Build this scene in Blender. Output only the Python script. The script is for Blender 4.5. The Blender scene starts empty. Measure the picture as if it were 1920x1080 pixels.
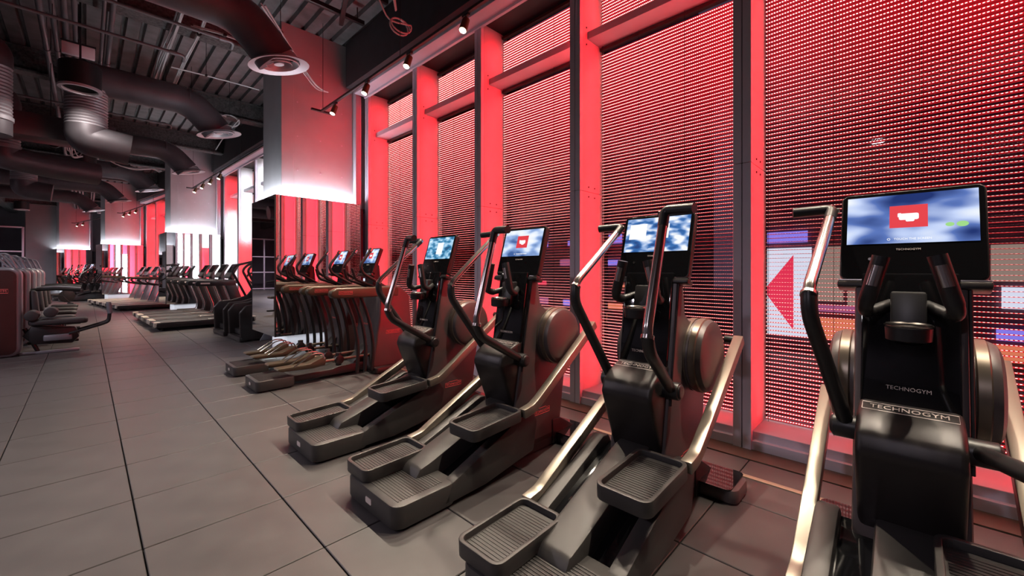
import bpy, bmesh, math, random
from mathutils import Vector, Matrix, Euler

# ------------------------------------------------------------------ camera, world, exposure
random.seed(7)
SC = bpy.context.scene
COL = SC.collection
PI = math.pi
R = math.radians
FPX, VPX, HZY, EYE = 770.0, 162.0, 508.0, 1.33
YAW = math.atan((960 - VPX) / FPX)
cam_d = bpy.data.cameras.new('camera')
cam_d.sensor_width = 36.0
cam_d.lens = 36.0 * FPX / 1920.0
cam_d.shift_y = -(540 - HZY) / 1920.0
cam_d.clip_start = 0.02
cam_d.clip_end = 200
cam = bpy.data.objects.new('camera', cam_d)
cam.location = (0, 0, EYE)
cam.rotation_euler = (PI / 2, 0, -YAW)
COL.objects.link(cam)
SC.camera = cam

world = bpy.data.worlds.new('world')
SC.world = world
world.use_nodes = True
bg = world.node_tree.nodes['Background']
bg.inputs[0].default_value = (0.16, 0.10, 0.16, 1)
bg.inputs[1].default_value = 0.35

SC.view_settings.view_transform = 'Standard'
SC.view_settings.look = 'None'
SC.view_settings.gamma = 1.0
SC.view_settings.use_curve_mapping = False
SC.view_settings.exposure = 0.0
try:
    SC.cycles.max_bounces = 7
    SC.cycles.diffuse_bounces = 3
    SC.cycles.glossy_bounces = 5
    SC.cycles.transparent_max_bounces = 12
    SC.cycles.sample_clamp_indirect = 4.0
    SC.cycles.caustics_reflective = False
    SC.cycles.caustics_refractive = False
except Exception:
    pass

RED = (1.0, 0.010, 0.022)
COOL = (0.86, 0.93, 1.0)
WARM = (1.0, 0.86, 0.68)
P_RED = 13.0      # each window bay strip
P_WHITE = 11.0
P_COVE = 17.0
P_UNDER = 2.6
P_SPOT = 300.0
P_PEND = 70.0
P_LEFT_FILL = 520.0  # added pendants over the unseen left half

# ------------------------------------------------------------------ materials
MATS = {}


def mat(name, color, rough=0.5, metal=0.0, spec=0.5, noise=0.0, nscale=30.0, bump=0.0, bscale=200.0, coat=0.0):
    if name in MATS:
        return MATS[name]
    m = bpy.data.materials.new(name)
    m.use_nodes = True
    nt = m.node_tree
    b = nt.nodes['Principled BSDF']
    b.inputs['Base Color'].default_value = (*color, 1)
    b.inputs['Roughness'].default_value = rough
    b.inputs['Metallic'].default_value = metal
    b.inputs['Specular IOR Level'].default_value = spec
    b.inputs['Coat Weight'].default_value = coat
    if noise or bump:
        tc = nt.nodes.new('ShaderNodeTexCoord')
    if noise:
        n = nt.nodes.new('ShaderNodeTexNoise')
        n.inputs['Scale'].default_value = nscale
        n.inputs['Detail'].default_value = 4
        nt.links.new(tc.outputs['Object'], n.inputs['Vector'])
        mr = nt.nodes.new('ShaderNodeMapRange')
        mr.inputs[1].default_value = 0.3
        mr.inputs[2].default_value = 0.7
        mr.inputs[3].default_value = 1 - noise
        mr.inputs[4].default_value = 1 + noise
        nt.links.new(n.outputs['Fac'], mr.inputs[0])
        mx = nt.nodes.new('ShaderNodeMix')
        mx.data_type = 'RGBA'
        mx.blend_type = 'MULTIPLY'
        mx.inputs[0].default_value = 1
        mx.inputs[6].default_value = (*color, 1)
        nt.links.new(mr.outputs[0], mx.inputs[7])
        nt.links.new(mx.outputs[2], b.inputs['Base Color'])
        m2 = nt.nodes.new('ShaderNodeMapRange')
        m2.inputs[3].default_value = max(0.02, rough - noise * 0.25)
        m2.inputs[4].default_value = min(1, rough + noise * 0.25)
        nt.links.new(n.outputs['Fac'], m2.inputs[0])
        nt.links.new(m2.outputs[0], b.inputs['Roughness'])
    if bump:
        n2 = nt.nodes.new('ShaderNodeTexNoise')
        n2.inputs['Scale'].default_value = bscale
        nt.links.new(tc.outputs['Object'], n2.inputs['Vector'])
        bp = nt.nodes.new('ShaderNodeBump')
        bp.inputs['Strength'].default_value = bump
        bp.inputs['Distance'].default_value = 0.004
        nt.links.new(n2.outputs['Fac'], bp.inputs['Height'])
        nt.links.new(bp.outputs[0], b.inputs['Normal'])
    MATS[name] = m
    return m


def emis(name, color, strength):
    if name in MATS:
        return MATS[name]
    m = bpy.data.materials.new(name)
    m.use_nodes = True
    b = m.node_tree.nodes['Principled BSDF']
    b.inputs['Base Color'].default_value = (0.02, 0.02, 0.02, 1)
    b.inputs['Emission Color'].default_value = (*color, 1)
    b.inputs['Emission Strength'].default_value = strength
    MATS[name] = m
    return m


M_TILE = mat('rubber tile', (0.075, 0.068, 0.068), 0.42, noise=0.16, nscale=5, bump=0.18, bscale=420)
M_GROUT = mat('joint', (0.012, 0.011, 0.011), 0.9)
M_FRAME = mat('grey window metal', (0.72, 0.66, 0.76), 0.5, metal=0.0, noise=0.05, nscale=3)
M_FIN = mat('pale fin panel', (0.56, 0.545, 0.555), 0.5, noise=0.03, nscale=2)
M_BLACK = mat('black gap', (0.008, 0.008, 0.009), 0.6)
M_DRY = mat('grey wall board', (0.56, 0.54, 0.57), 0.85, noise=0.05, nscale=3)
M_DARKW = mat('dark wall paint', (0.045, 0.042, 0.048), 0.8, noise=0.15, nscale=4)
M_GREYW = mat('grey end wall', (0.20, 0.19, 0.20), 0.7, noise=0.08, nscale=2)
M_DECK = mat('steel deck', (0.17, 0.165, 0.17), 0.5, metal=0.3, noise=0.35, nscale=4)
M_FIRE = mat('sprayed beam', (0.09, 0.088, 0.088), 0.95, noise=0.5, nscale=30, bump=1.0, bscale=45)
M_DUCT = mat('dark duct paint', (0.10, 0.088, 0.098), 0.45, metal=0.4, noise=0.12, nscale=5)
M_FLEX = mat('flexible duct', (0.26, 0.24, 0.26), 0.5, metal=0.4)
M_PIPE = mat('grey pipe', (0.16, 0.155, 0.165), 0.45, metal=0.4)
M_CABLE = mat('pale cable', (0.50, 0.51, 0.52), 0.5)
M_DIFF = mat('diffuser rings', (0.50, 0.46, 0.49), 0.4, metal=0.3)
M_TRACK = mat('black track', (0.012, 0.012, 0.013), 0.4)
M_SPOT = mat('bronze spot head', (0.16, 0.11, 0.06), 0.4, metal=0.6)
M_WOOD = mat('dark floor board', (0.085, 0.060, 0.045), 0.5, noise=0.2, nscale=8)
M_STRIP = mat('brass strip', (0.45, 0.36, 0.26), 0.45, metal=0.5)
M_BODY = mat('satin dark shell', (0.024, 0.020, 0.020), 0.33, metal=0.2, bump=0.12, bscale=900)
M_SIDE_LIT = mat('satin lit side shell', (0.105, 0.085, 0.085), 0.36, metal=0.2, bump=0.1, bscale=900)  # paler copy of the dark shell, so sides show the red window light
M_SHELL = mat('textured grey shell', (0.052, 0.048, 0.047), 0.38, metal=0.2, bump=0.2, bscale=900)
M_GLOSS = mat('glossy black', (0.006, 0.006, 0.007), 0.06, spec=0.6)
M_BRONZE = mat('bronze paint', (0.20, 0.165, 0.13), 0.33, metal=0.65)
M_BAR = mat('champagne bar', (0.30, 0.26, 0.215), 0.36, metal=0.7)
M_GRIP = mat('black grip', (0.015, 0.014, 0.015), 0.40)
M_CHROME = mat('brushed chrome', (0.52, 0.48, 0.46), 0.22, metal=1.0)
M_MARK = mat('pale print', (0.72, 0.62, 0.58), 0.5)
M_RMARK = mat('red print', (0.85, 0.16, 0.15), 0.5)
M_SILVER = mat('silver paint', (0.27, 0.275, 0.31), 0.35, metal=0.5)
M_MAROON = mat('maroon panel', (0.045, 0.016, 0.016), 0.4, noise=0.1, nscale=4)
M_PAD = mat('black upholstery', (0.035, 0.033, 0.035), 0.55)
M_TAN = mat('tan cover', (0.075, 0.058, 0.037), 0.42, metal=0.3)
M_TREAD = mat('treadmill belt', (0.03, 0.029, 0.03), 0.6)
M_CREAM = mat('pale deck side', (0.52, 0.46, 0.38), 0.4)
M_CONCR = mat('street paving', (0.10, 0.095, 0.10), 0.8)
M_WSIGN = mat('white casing', (0.8, 0.74, 0.78), 0.5)


def mirror_mat():
    m = bpy.data.materials.new('mirror')
    m.use_nodes = True
    b = m.node_tree.nodes['Principled BSDF']
    b.inputs['Base Color'].default_value = (0.82, 0.81, 0.82, 1)
    b.inputs['Metallic'].default_value = 1
    b.inputs['Roughness'].default_value = 0.015
    return m


M_MIRROR = mirror_mat()


def glass_mat():
    m = bpy.data.materials.new('window glass')
    m.use_nodes = True
    nt = m.node_tree
    for n in list(nt.nodes):
        nt.nodes.remove(n)
    o = nt.nodes.new('ShaderNodeOutputMaterial')
    t = nt.nodes.new('ShaderNodeBsdfTransparent')
    t.inputs[0].default_value = (0.92, 0.9, 0.93, 1)
    g = nt.nodes.new('ShaderNodeBsdfGlossy')
    g.inputs['Roughness'].default_value = 0.02
    mx = nt.nodes.new('ShaderNodeMixShader')
    f = nt.nodes.new('ShaderNodeFresnel')
    f.inputs[0].default_value = 1.35
    nt.links.new(f.outputs[0], mx.inputs[0])
    nt.links.new(t.outputs[0], mx.inputs[1])
    nt.links.new(g.outputs[0], mx.inputs[2])
    nt.links.new(mx.outputs[0], o.inputs[0])
    return m


M_GLASS = glass_mat()


def slat_mat():
    """metal slat with one row of small dots that glow in the material: object X runs along the slat, Y across its depth"""
    m = bpy.data.materials.new('glowing dot slat')
    m.use_nodes = True
    nt = m.node_tree
    b = nt.nodes['Principled BSDF']
    b.inputs['Base Color'].default_value = (0.90, 0.035, 0.085, 1)
    b.inputs['Roughness'].default_value = 0.45
    b.inputs['Metallic'].default_value = 0.2
    tc = nt.nodes.new('ShaderNodeTexCoord')
    sp = nt.nodes.new('ShaderNodeSeparateXYZ')
    nt.links.new(tc.outputs['Object'], sp.inputs[0])

    def mth(op, a, bb=None):
        n = nt.nodes.new('ShaderNodeMath')
        n.operation = op
        for k, s in enumerate((a, bb)):
            if s is None:
                continue
            if isinstance(s, (int, float)):
                n.inputs[k].default_value = s
            else:
                nt.links.new(s, n.inputs[k])
        return n.outputs[0]
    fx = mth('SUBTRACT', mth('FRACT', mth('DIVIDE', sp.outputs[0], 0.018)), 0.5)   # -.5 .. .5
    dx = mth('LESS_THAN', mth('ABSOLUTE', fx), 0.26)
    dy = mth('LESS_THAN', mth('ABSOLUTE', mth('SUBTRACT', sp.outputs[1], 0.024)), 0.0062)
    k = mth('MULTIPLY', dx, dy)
    st = mth('MULTIPLY', k, 4.2)  # dot glow put into the slat's own emission
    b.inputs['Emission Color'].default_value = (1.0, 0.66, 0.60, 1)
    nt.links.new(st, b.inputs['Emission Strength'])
    return m


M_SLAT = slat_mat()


def screen_mat(name, cols, scale, seed):
    """what a lit display shows: a soft blue and white picture"""
    m = bpy.data.materials.new(name)
    m.use_nodes = True
    nt = m.node_tree
    b = nt.nodes['Principled BSDF']
    b.inputs['Base Color'].default_value = (0.01, 0.01, 0.01, 1)
    b.inputs['Roughness'].default_value = 0.1
    tc = nt.nodes.new('ShaderNodeTexCoord')
    mp = nt.nodes.new('ShaderNodeMapping')
    mp.inputs['Location'].default_value = (seed, seed * 0.7, 0)
    mp.inputs['Scale'].default_value = (scale, scale * 2.2, 1)
    mp.inputs['Rotation'].default_value = (0, 0, 0.5)
    nt.links.new(tc.outputs['Object'], mp.inputs[0])
    n = nt.nodes.new('ShaderNodeTexNoise')
    n.inputs['Scale'].default_value = 1.0
    n.inputs['Detail'].default_value = 1.5
    nt.links.new(mp.outputs[0], n.inputs['Vector'])
    cr = nt.nodes.new('ShaderNodeValToRGB')
    el = cr.color_ramp.elements
    while len(el) < len(cols):
        el.new(0.5)
    for e, (p, c) in zip(el, cols):
        e.position = p
        e.color = (*c, 1)
    nt.links.new(n.outputs['Fac'], cr.inputs[0])
    nt.links.new(cr.outputs[0], b.inputs['Emission Color'])
    b.inputs['Emission Strength'].default_value = 1.0
    return m


CW = (0.80, 0.88, 1.0)
SCREENS = [
    screen_mat('screen picture one', [(0.30, (0.010, 0.03, 0.16)), (0.43, (0.10, 0.18, 0.50)), (0.55, (0.55, 0.66, 0.95)), (0.68, (0.9, 0.95, 1.0))], 4.5, 3.1),
    screen_mat('screen picture two', [(0.34, (0.02, 0.06, 0.22)), (0.46, (0.04, 0.16, 0.45)), (0.54, (0.35, 0.5, 0.8)), (0.62, (0.95, 0.97, 1.0))], 11, 8.4),
    screen_mat('screen picture three', [(0.34, (0.05, 0.12, 0.34)), (0.47, (0.30, 0.45, 0.78)), (0.58, (0.75, 0.85, 1.0)), (0.7, (0.95, 0.97, 1.0))], 6, 5.7),
    screen_mat('screen picture four', [(0.32, (0.02, 0.10, 0.22)), (0.45, (0.05, 0.26, 0.48)), (0.56, (0.35, 0.62, 0.85)), (0.7, (0.75, 0.9, 1.0))], 12, 1.9),
]
E_RED = emis('screen red tile', (0.75, 0.02, 0.04), 1.0)
E_WHITE = emis('screen white print', (1, 1, 1), 1.0)
E_GREEN = emis('screen green spots', (0.35, 0.75, 0.25), 0.9)

# ------------------------------------------------------------------ mesh builder


class MB:
    def __init__(self):
        self.v = []
        self.f = []

    def add(self, vs, fs):
        o = len(self.v)
        self.v += [tuple(p) for p in vs]
        self.f += [tuple(i + o for i in q) for q in fs]
        return self

    def box(self, x0, x1, y0, y1, z0, z1, M=None):
        vs = [(x, y, z) for z in (z0, z1) for y in (y0, y1) for x in (x0, x1)]
        if M is not None:
            vs = [M @ Vector(p) for p in vs]
        return self.add(vs, [(0, 2, 3, 1), (4, 5, 7, 6), (0, 1, 5, 4), (2, 6, 7, 3), (0, 4, 6, 2), (1, 3, 7, 5)])

    def prism(self, poly, a, b, axis='y'):
        """poly of 2-D points extruded from a to b along an axis; ccw or cw is sorted out by recalculated normals"""
        n = len(poly)

        def P(p, t):
            return {'y': (p[0], t, p[1]), 'x': (t, p[0], p[1]), 'z': (p[0], p[1], t)}[axis]
        vs = [P(p, a) for p in poly] + [P(p, b) for p in poly]
        fs = [tuple(range(n)), tuple(range(2 * n - 1, n - 1, -1))]
        fs += [(i, n + i, n + (i + 1) % n, (i + 1) % n) for i in range(n)]
        return self.add(vs, fs)

    def tube(self, pts, r, seg=10, cap=True):
        pts = [Vector(p) for p in pts]
        n = len(pts)
        rs = r if isinstance(r, (list, tuple)) else [r] * n
        t = (pts[1] - pts[0]).normalized()
        up = Vector((0, 0, 1)) if abs(t.z) < 0.9 else Vector((1, 0, 0))
        nrm = t.cross(up).normalized()
        vs = []
        for i in range(n):
            if i == 0:
                t2 = (pts[1] - pts[0]).normalized()
            elif i == n - 1:
                t2 = (pts[-1] - pts[-2]).normalized()
            else:
                t2 = ((pts[i] - pts[i - 1]).normalized() + (pts[i + 1] - pts[i]).normalized())
                t2 = t2.normalized() if t2.length > 1e-6 else t
            nrm = (nrm - t2 * nrm.dot(t2))
            nrm = nrm.normalized() if nrm.length > 1e-6 else t2.orthogonal().normalized()
            bi = t2.cross(nrm)
            for k in range(seg):
                an = 2 * PI * k / seg
                vs.append(pts[i] + (nrm * math.cos(an) + bi * math.sin(an)) * rs[i])
            t = t2
        fs = []
        for i in range(n - 1):
            for k in range(seg):
                fs.append((i * seg + k, i * seg + (k + 1) % seg, (i + 1) * seg + (k + 1) % seg, (i + 1) * seg + k))
        if cap:
            fs.append(tuple(range(seg - 1, -1, -1)))
            fs.append(tuple((n - 1) * seg + k for k in range(seg)))
        return self.add(vs, fs)

    def cyl(self, p0, p1, r0, r1=None, seg=20):
        return self.tube([p0, p1], [r0, r0 if r1 is None else r1], seg)

    def lathe(self, prof, c=(0, 0, 0), axis='z', seg=28, close=False):
        """prof: (radius, height) pairs"""
        vs, fs = [], []
        n = len(prof)
        for i in range(seg):
            an = 2 * PI * i / seg
            for r, h in prof:
                a, b = r * math.cos(an), r * math.sin(an)
                p = {'z': (a, b, h), 'y': (a, h, b), 'x': (h, a, b)}[axis]
                vs.append((p[0] + c[0], p[1] + c[1], p[2] + c[2]))
        for i in range(seg):
            j = (i + 1) % seg
            for k in range(n - (0 if close else 1)):
                k2 = (k + 1) % n
                fs.append((i * n + k, j * n + k, j * n + k2, i * n + k2))
        return self.add(vs, fs)

    def mesh(self, name, bevel=0.0, bseg=2, smooth=True, ang=35, bang=30):
        me = bpy.data.meshes.new(name)
        me.from_pydata(self.v, [], self.f)
        bm = bmesh.new()
        bm.from_mesh(me)
        bmesh.ops.remove_doubles(bm, verts=bm.verts, dist=1e-6)
        bmesh.ops.recalc_face_normals(bm, faces=bm.faces)
        if bevel:
            ed = [e for e in bm.edges if len(e.link_faces) == 2 and e.calc_face_angle(0) > R(bang)]
            bmesh.ops.bevel(bm, geom=ed, offset=bevel, segments=bseg, profile=0.5, affect='EDGES', clamp_overlap=True)
        bm.to_mesh(me)
        bm.free()
        if smooth:
            me.polygons.foreach_set('use_smooth', [True] * len(me.polygons))
            try:
                me.set_sharp_from_angle(angle=R(ang))
            except Exception:
                pass
        return me


def fillet(pts, r, n=5):
    pts = [Vector(p) for p in pts]
    out = [pts[0]]
    for i in range(1, len(pts) - 1):
        a, b, c = pts[i - 1], pts[i], pts[i + 1]
        d1, d2 = (a - b), (c - b)
        q = min(r, d1.length * 0.45, d2.length * 0.45)
        p1, p2 = b + d1.normalized() * q, b + d2.normalized() * q
        for k in range(n + 1):
            t = k / n
            out.append(p1 * (1 - t) ** 2 + b * 2 * t * (1 - t) + p2 * t * t)
    out.append(pts[-1])
    return out


def rrect(x0, x1, y0, y1, r, n=4):
    out = []
    for cx, cy, a0 in ((x1 - r, y1 - r, 0), (x0 + r, y1 - r, 90), (x0 + r, y0 + r, 180), (x1 - r, y0 + r, 270)):
        for k in range(n + 1):
            a = R(a0 + 90 * k / n)
            out.append((cx + r * math.cos(a), cy + r * math.sin(a)))
    return out


def strip(line, w):
    """a polyline in 2-D thickened to a polygon of half width w"""
    L, Rr = [], []
    n = len(line)
    for i in range(n):
        a = Vector(line[max(0, i - 1)])
        b = Vector(line[min(n - 1, i + 1)])
        d = (b - a).normalized()
        nn = Vector((-d.y, d.x))
        p = Vector(line[i])
        L.append(tuple(p + nn * w))
        Rr.append(tuple(p - nn * w))
    return L + Rr[::-1]


CACHE = {}


def ob(name, me, m, parent=None, loc=None, rot=None, label=None):
    o = bpy.data.objects.new(name, me)
    if m is not None and me is not None and not me.materials:
        me.materials.append(m)
    COL.objects.link(o)
    if parent is not None:
        o.parent = parent
    if loc is not None:
        o.location = loc
    if rot is not None:
        o.rotation_euler = rot
    if label:
        o['label'] = label
    return o


def part(name, key, fn, m, parent, bevel=0.0, loc=None, rot=None, label=None, bseg=2, ang=35):
    """a part whose mesh is shared between alike things through its key"""
    k = (key, m.name)
    if k not in CACHE:
        b = MB()
        fn(b)
        CACHE[k] = b.mesh(name, bevel, bseg, True, ang)
    return ob(name, CACHE[k], m, parent, loc, rot, label)


def thing(name, label, cat, loc=(0, 0, 0), rz=0.0, group=None):
    o = bpy.data.objects.new(name, None)
    o.empty_display_size = 0.1
    COL.objects.link(o)
    o.location = loc
    o.rotation_euler = (0, 0, rz)
    return tag(o, label, cat, group)


def tag(o, label=None, cat=None, group=None, kind=None):
    if label:
        o['label'] = label
    if cat:
        o['category'] = cat
    if group:
        o['group'] = group
    if kind:
        o['kind'] = kind
    return o


def struct(name, me, m, parent=None, loc=None, rot=None):
    o = ob(name, me, m, parent, loc, rot)
    if parent is None:
        o['kind'] = 'structure'
    return o


def copy_tree(o, parent=None):
    c = o.copy()
    COL.objects.link(c)
    if parent is not None:
        c.parent = parent
    for ch in list(o.children):
        copy_tree(ch, c)
    return c


def text_mesh(s, size, depth=0.0006):
    k = ('txt', s, size)
    if k not in CACHE:
        cu = bpy.data.curves.new('lettering', 'FONT')
        cu.body = s
        cu.size = size
        cu.align_x = 'CENTER'
        cu.align_y = 'CENTER'
        cu.extrude = depth
        cu.resolution_u = 2
        o = bpy.data.objects.new('lettering', cu)
        COL.objects.link(o)
        dg = bpy.context.evaluated_depsgraph_get()
        me = bpy.data.meshes.new_from_object(o.evaluated_get(dg))
        bpy.data.objects.remove(o)
        me.materials.clear()
        CACHE[k] = me
    return CACHE[k]


def text(name, s, size, m, parent, loc, rot):
    k = ('txtm', s, size, m.name)
    if k not in CACHE:
        me = text_mesh(s, size).copy()
        me.materials.append(m)
        CACHE[k] = me
    return ob(name, CACHE[k], m, parent, loc, rot)


def area(name, loc, direction, sx, sy, power, color, parent=None, spread=180):
    d = bpy.data.lights.new(name, 'AREA')
    d.shape = 'RECTANGLE'
    d.size = sx
    d.size_y = sy
    d.energy = power
    d.color = color
    d.spread = R(spread)
    o = bpy.data.objects.new(name, d)
    COL.objects.link(o)
    o.location = loc
    o.rotation_euler = Vector(direction).to_track_quat('-Z', 'Y').to_euler()
    if parent is not None:
        o.parent = parent
    return o


def spot(name, loc, target, power, color, angle=80, blend=0.6, r=0.025, parent=None):
    d = bpy.data.lights.new(name, 'SPOT')
    d.energy = power
    d.color = color
    d.spot_size = R(angle)
    d.spot_blend = blend
    d.shadow_soft_size = r
    o = bpy.data.objects.new(name, d)
    COL.objects.link(o)
    o.location = loc
    o.rotation_euler = (Vector(target) - Vector(loc)).to_track_quat('-Z', 'Y').to_euler()
    if parent is not None:
        o.parent = parent
    return o


def proj(p):
    """pixel of a world point, only to decide which tiles the photograph shows largest"""
    s, c = math.sin(YAW), math.cos(YAW)
    X, D = c * p[0] - s * p[1], s * p[0] + c * p[1]
    if D < 0.05:
        return None
    return 960 + FPX * X / D, HZY + FPX * (EYE - p[2]) / D, D

# ------------------------------------------------------------------ the shell of the room


DECK_Z = 5.25
# where the facade turns: corner of each column (x, y) and the heading of the run of windows after it
CORN = [(2.0, 6.95), (1.66, 16.05), (0.46, 25.1), (-1.1, 32.3)]
HEAD = [0.0]
for k in range(3):
    dx, dy = CORN[k + 1][0] - CORN[k][0], CORN[k + 1][1] - CORN[k][1]
    HEAD.append(math.atan2(-dx, dy))
COLROT = [0.0, HEAD[1], HEAD[2], HEAD[3]]

b = MB()
b.box(-9, 4.4, -4, 42, -0.12, -0.012)
floor = struct('floor', b.mesh('floor', smooth=False), M_GROUT)

TP = 0.6105
tiles = []
for i in range(-14, 6):
    for j in range(-10, 64):
        x0 = -0.423 + TP * i
        y0 = 2.637 + TP * j
        x1, y1 = x0 + TP, y0 + TP
        if x0 > 2.99 or x1 > 3.3:
            continue
        q = [proj((x, y, 0)) for x in (x0, x1) for y in (y0, y1)]
        inside = all(p is not None for p in q) and max(p[0] for p in q) > 0 and min(p[0] for p in q) < 1920 and min(p[1] for p in q) < 1080
        d = min((p[2] for p in q if p), default=99)
        tiles.append((d if inside else 500 + abs(x0) + abs(y0), x0, y0))
tiles.sort()
G = 0.0035
tb = MB()
tb.box(G, TP - G, G, TP - G, -0.012, 0.0)
tile_me = tb.mesh('tile', bevel=0.003, bseg=1, smooth=False)
tile_me.materials.append(M_TILE)
for d, x0, y0 in tiles[:300]:
    o = bpy.data.objects.new('tile', tile_me)
    COL.objects.link(o)
    o.parent = floor
    o.location = (x0, y0, random.uniform(-0.0012, 0.0))
tb = MB()
for d, x0, y0 in tiles[300:]:
    tb.box(x0 + G, x0 + TP - G, y0 + G, y0 + TP - G, -0.012, -0.0005)
o = ob('tile_field', tb.mesh('tile_field', smooth=False), M_TILE, floor)
o['kind'] = 'stuff'

# floor boards along the windows and the brass strip before them
b = MB()
b.box(3.245, 3.60, -3.5, 6.95, -0.012, 0.004)
struct('trim_1', b.mesh('trim_1', smooth=False), M_WOOD)
b = MB()
b.box(2.945, 2.985, -3.5, 6.9, -0.002, 0.006)
ob('floor_strip', b.mesh('floor_strip', bevel=0.002), M_STRIP, floor)

# walls out of the picture that close the room
b = MB()
b.box(-9.1, -9.0, -4, 42, 0, DECK_Z)
struct('wall_left', b.mesh('wall_left', smooth=False), M_GREYW)
b = MB()
b.box(-9, 4.4, -4.1, -4.0, 0, DECK_Z)
struct('wall_back', b.mesh('wall_back', smooth=False), M_GREYW)
b = MB()
b.box(-9, 2, 38.0, 38.1, 0, DECK_Z)
struct('wall_end', b.mesh('wall_end', smooth=False), M_GREYW)

# corrugated steel deck, ribs along the room
prof = []
x = -9.0
while x < 4.4:
    prof += [(x, 0.0), (x + 0.155, 0.0), (x + 0.175, 0.06), (x + 0.205, 0.06), (x + 0.225, 0.0)]
    x += 0.225
b = MB()
vs = [(px, -4, DECK_Z + pz) for px, pz in prof] + [(px, 42, DECK_Z + pz) for px, pz in prof]
n = len(prof)
b.add(vs, [(i, i + 1, n + i + 1, n + i) for i in range(n - 1)])
b.box(-9, 4.4, -4, 42, DECK_Z + 0.09, DECK_Z + 0.12)
ceiling = struct('ceiling', b.mesh('ceiling', smooth=False), M_DECK)
for y in (1.0, 4.05, 7.6, 11.2, 14.8, 18.4, 22.0, 25.6, 29.2, 33.0):
    bb = MB()
    bb.box(-9, 3.3, y - 0.14, y + 0.14, DECK_Z - 0.03, DECK_Z)
    bb.box(-9, 3.3, y - 0.02, y + 0.02, DECK_Z - 0.40, DECK_Z)
    bb.box(-9, 3.3, y - 0.13, y + 0.13, DECK_Z - 0.44, DECK_Z - 0.39)
    ob('ceiling_beam', bb.mesh('ceiling_beam', bevel=0.015, smooth=False), M_FIRE, ceiling)
for x in (-3.0, -6.0):
    bb = MB()
    bb.box(x - 0.14, x + 0.14, -4, 38, DECK_Z - 0.5, DECK_Z)
    ob('ceiling_girder', bb.mesh('ceiling_girder', smooth=False), M_FIRE, ceiling)

# ------------------------------------------------------------------ window runs
SILL, HEADZ, TRANS, JOINT = 0.13, 4.40, 3.70, 2.14
FIN_D = 0.36
SLAT_P = 0.032


def run_frame(k):
    """origin at the column corner at which the run starts, or for the first run at the camera's end"""
    if k == 0:
        return (2.0, 0.0), 0.0
    return CORN[k - 1], HEAD[k]


WIN_N = [0]
TRIM_N = [1]


def slat_mesh(length, nrow):
    key = ('slat', round(length, 3), nrow)
    if key in CACHE:
        return CACHE[key]
    m = MB()
    w = 0.072
    for r in range(nrow):
        z = r * SLAT_P
        # a shallow bowed slat, four strips deep
        vs, fs = [], []
        prof = [(0, 0.0), (w * 0.3, 0.0022), (w * 0.7, 0.0022), (w, 0.0)]
        for yy, zz in prof:
            vs += [(0, yy, z + zz), (length, yy, z + zz)]
        for q in range(3):
            fs.append((2 * q, 2 * q + 1, 2 * q + 3, 2 * q + 2))
        m.add(vs, fs)
    me = bpy.data.meshes.new('slats')
    me.from_pydata(m.v, [], m.f)
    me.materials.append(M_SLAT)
    CACHE[key] = me
    return me


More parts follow.
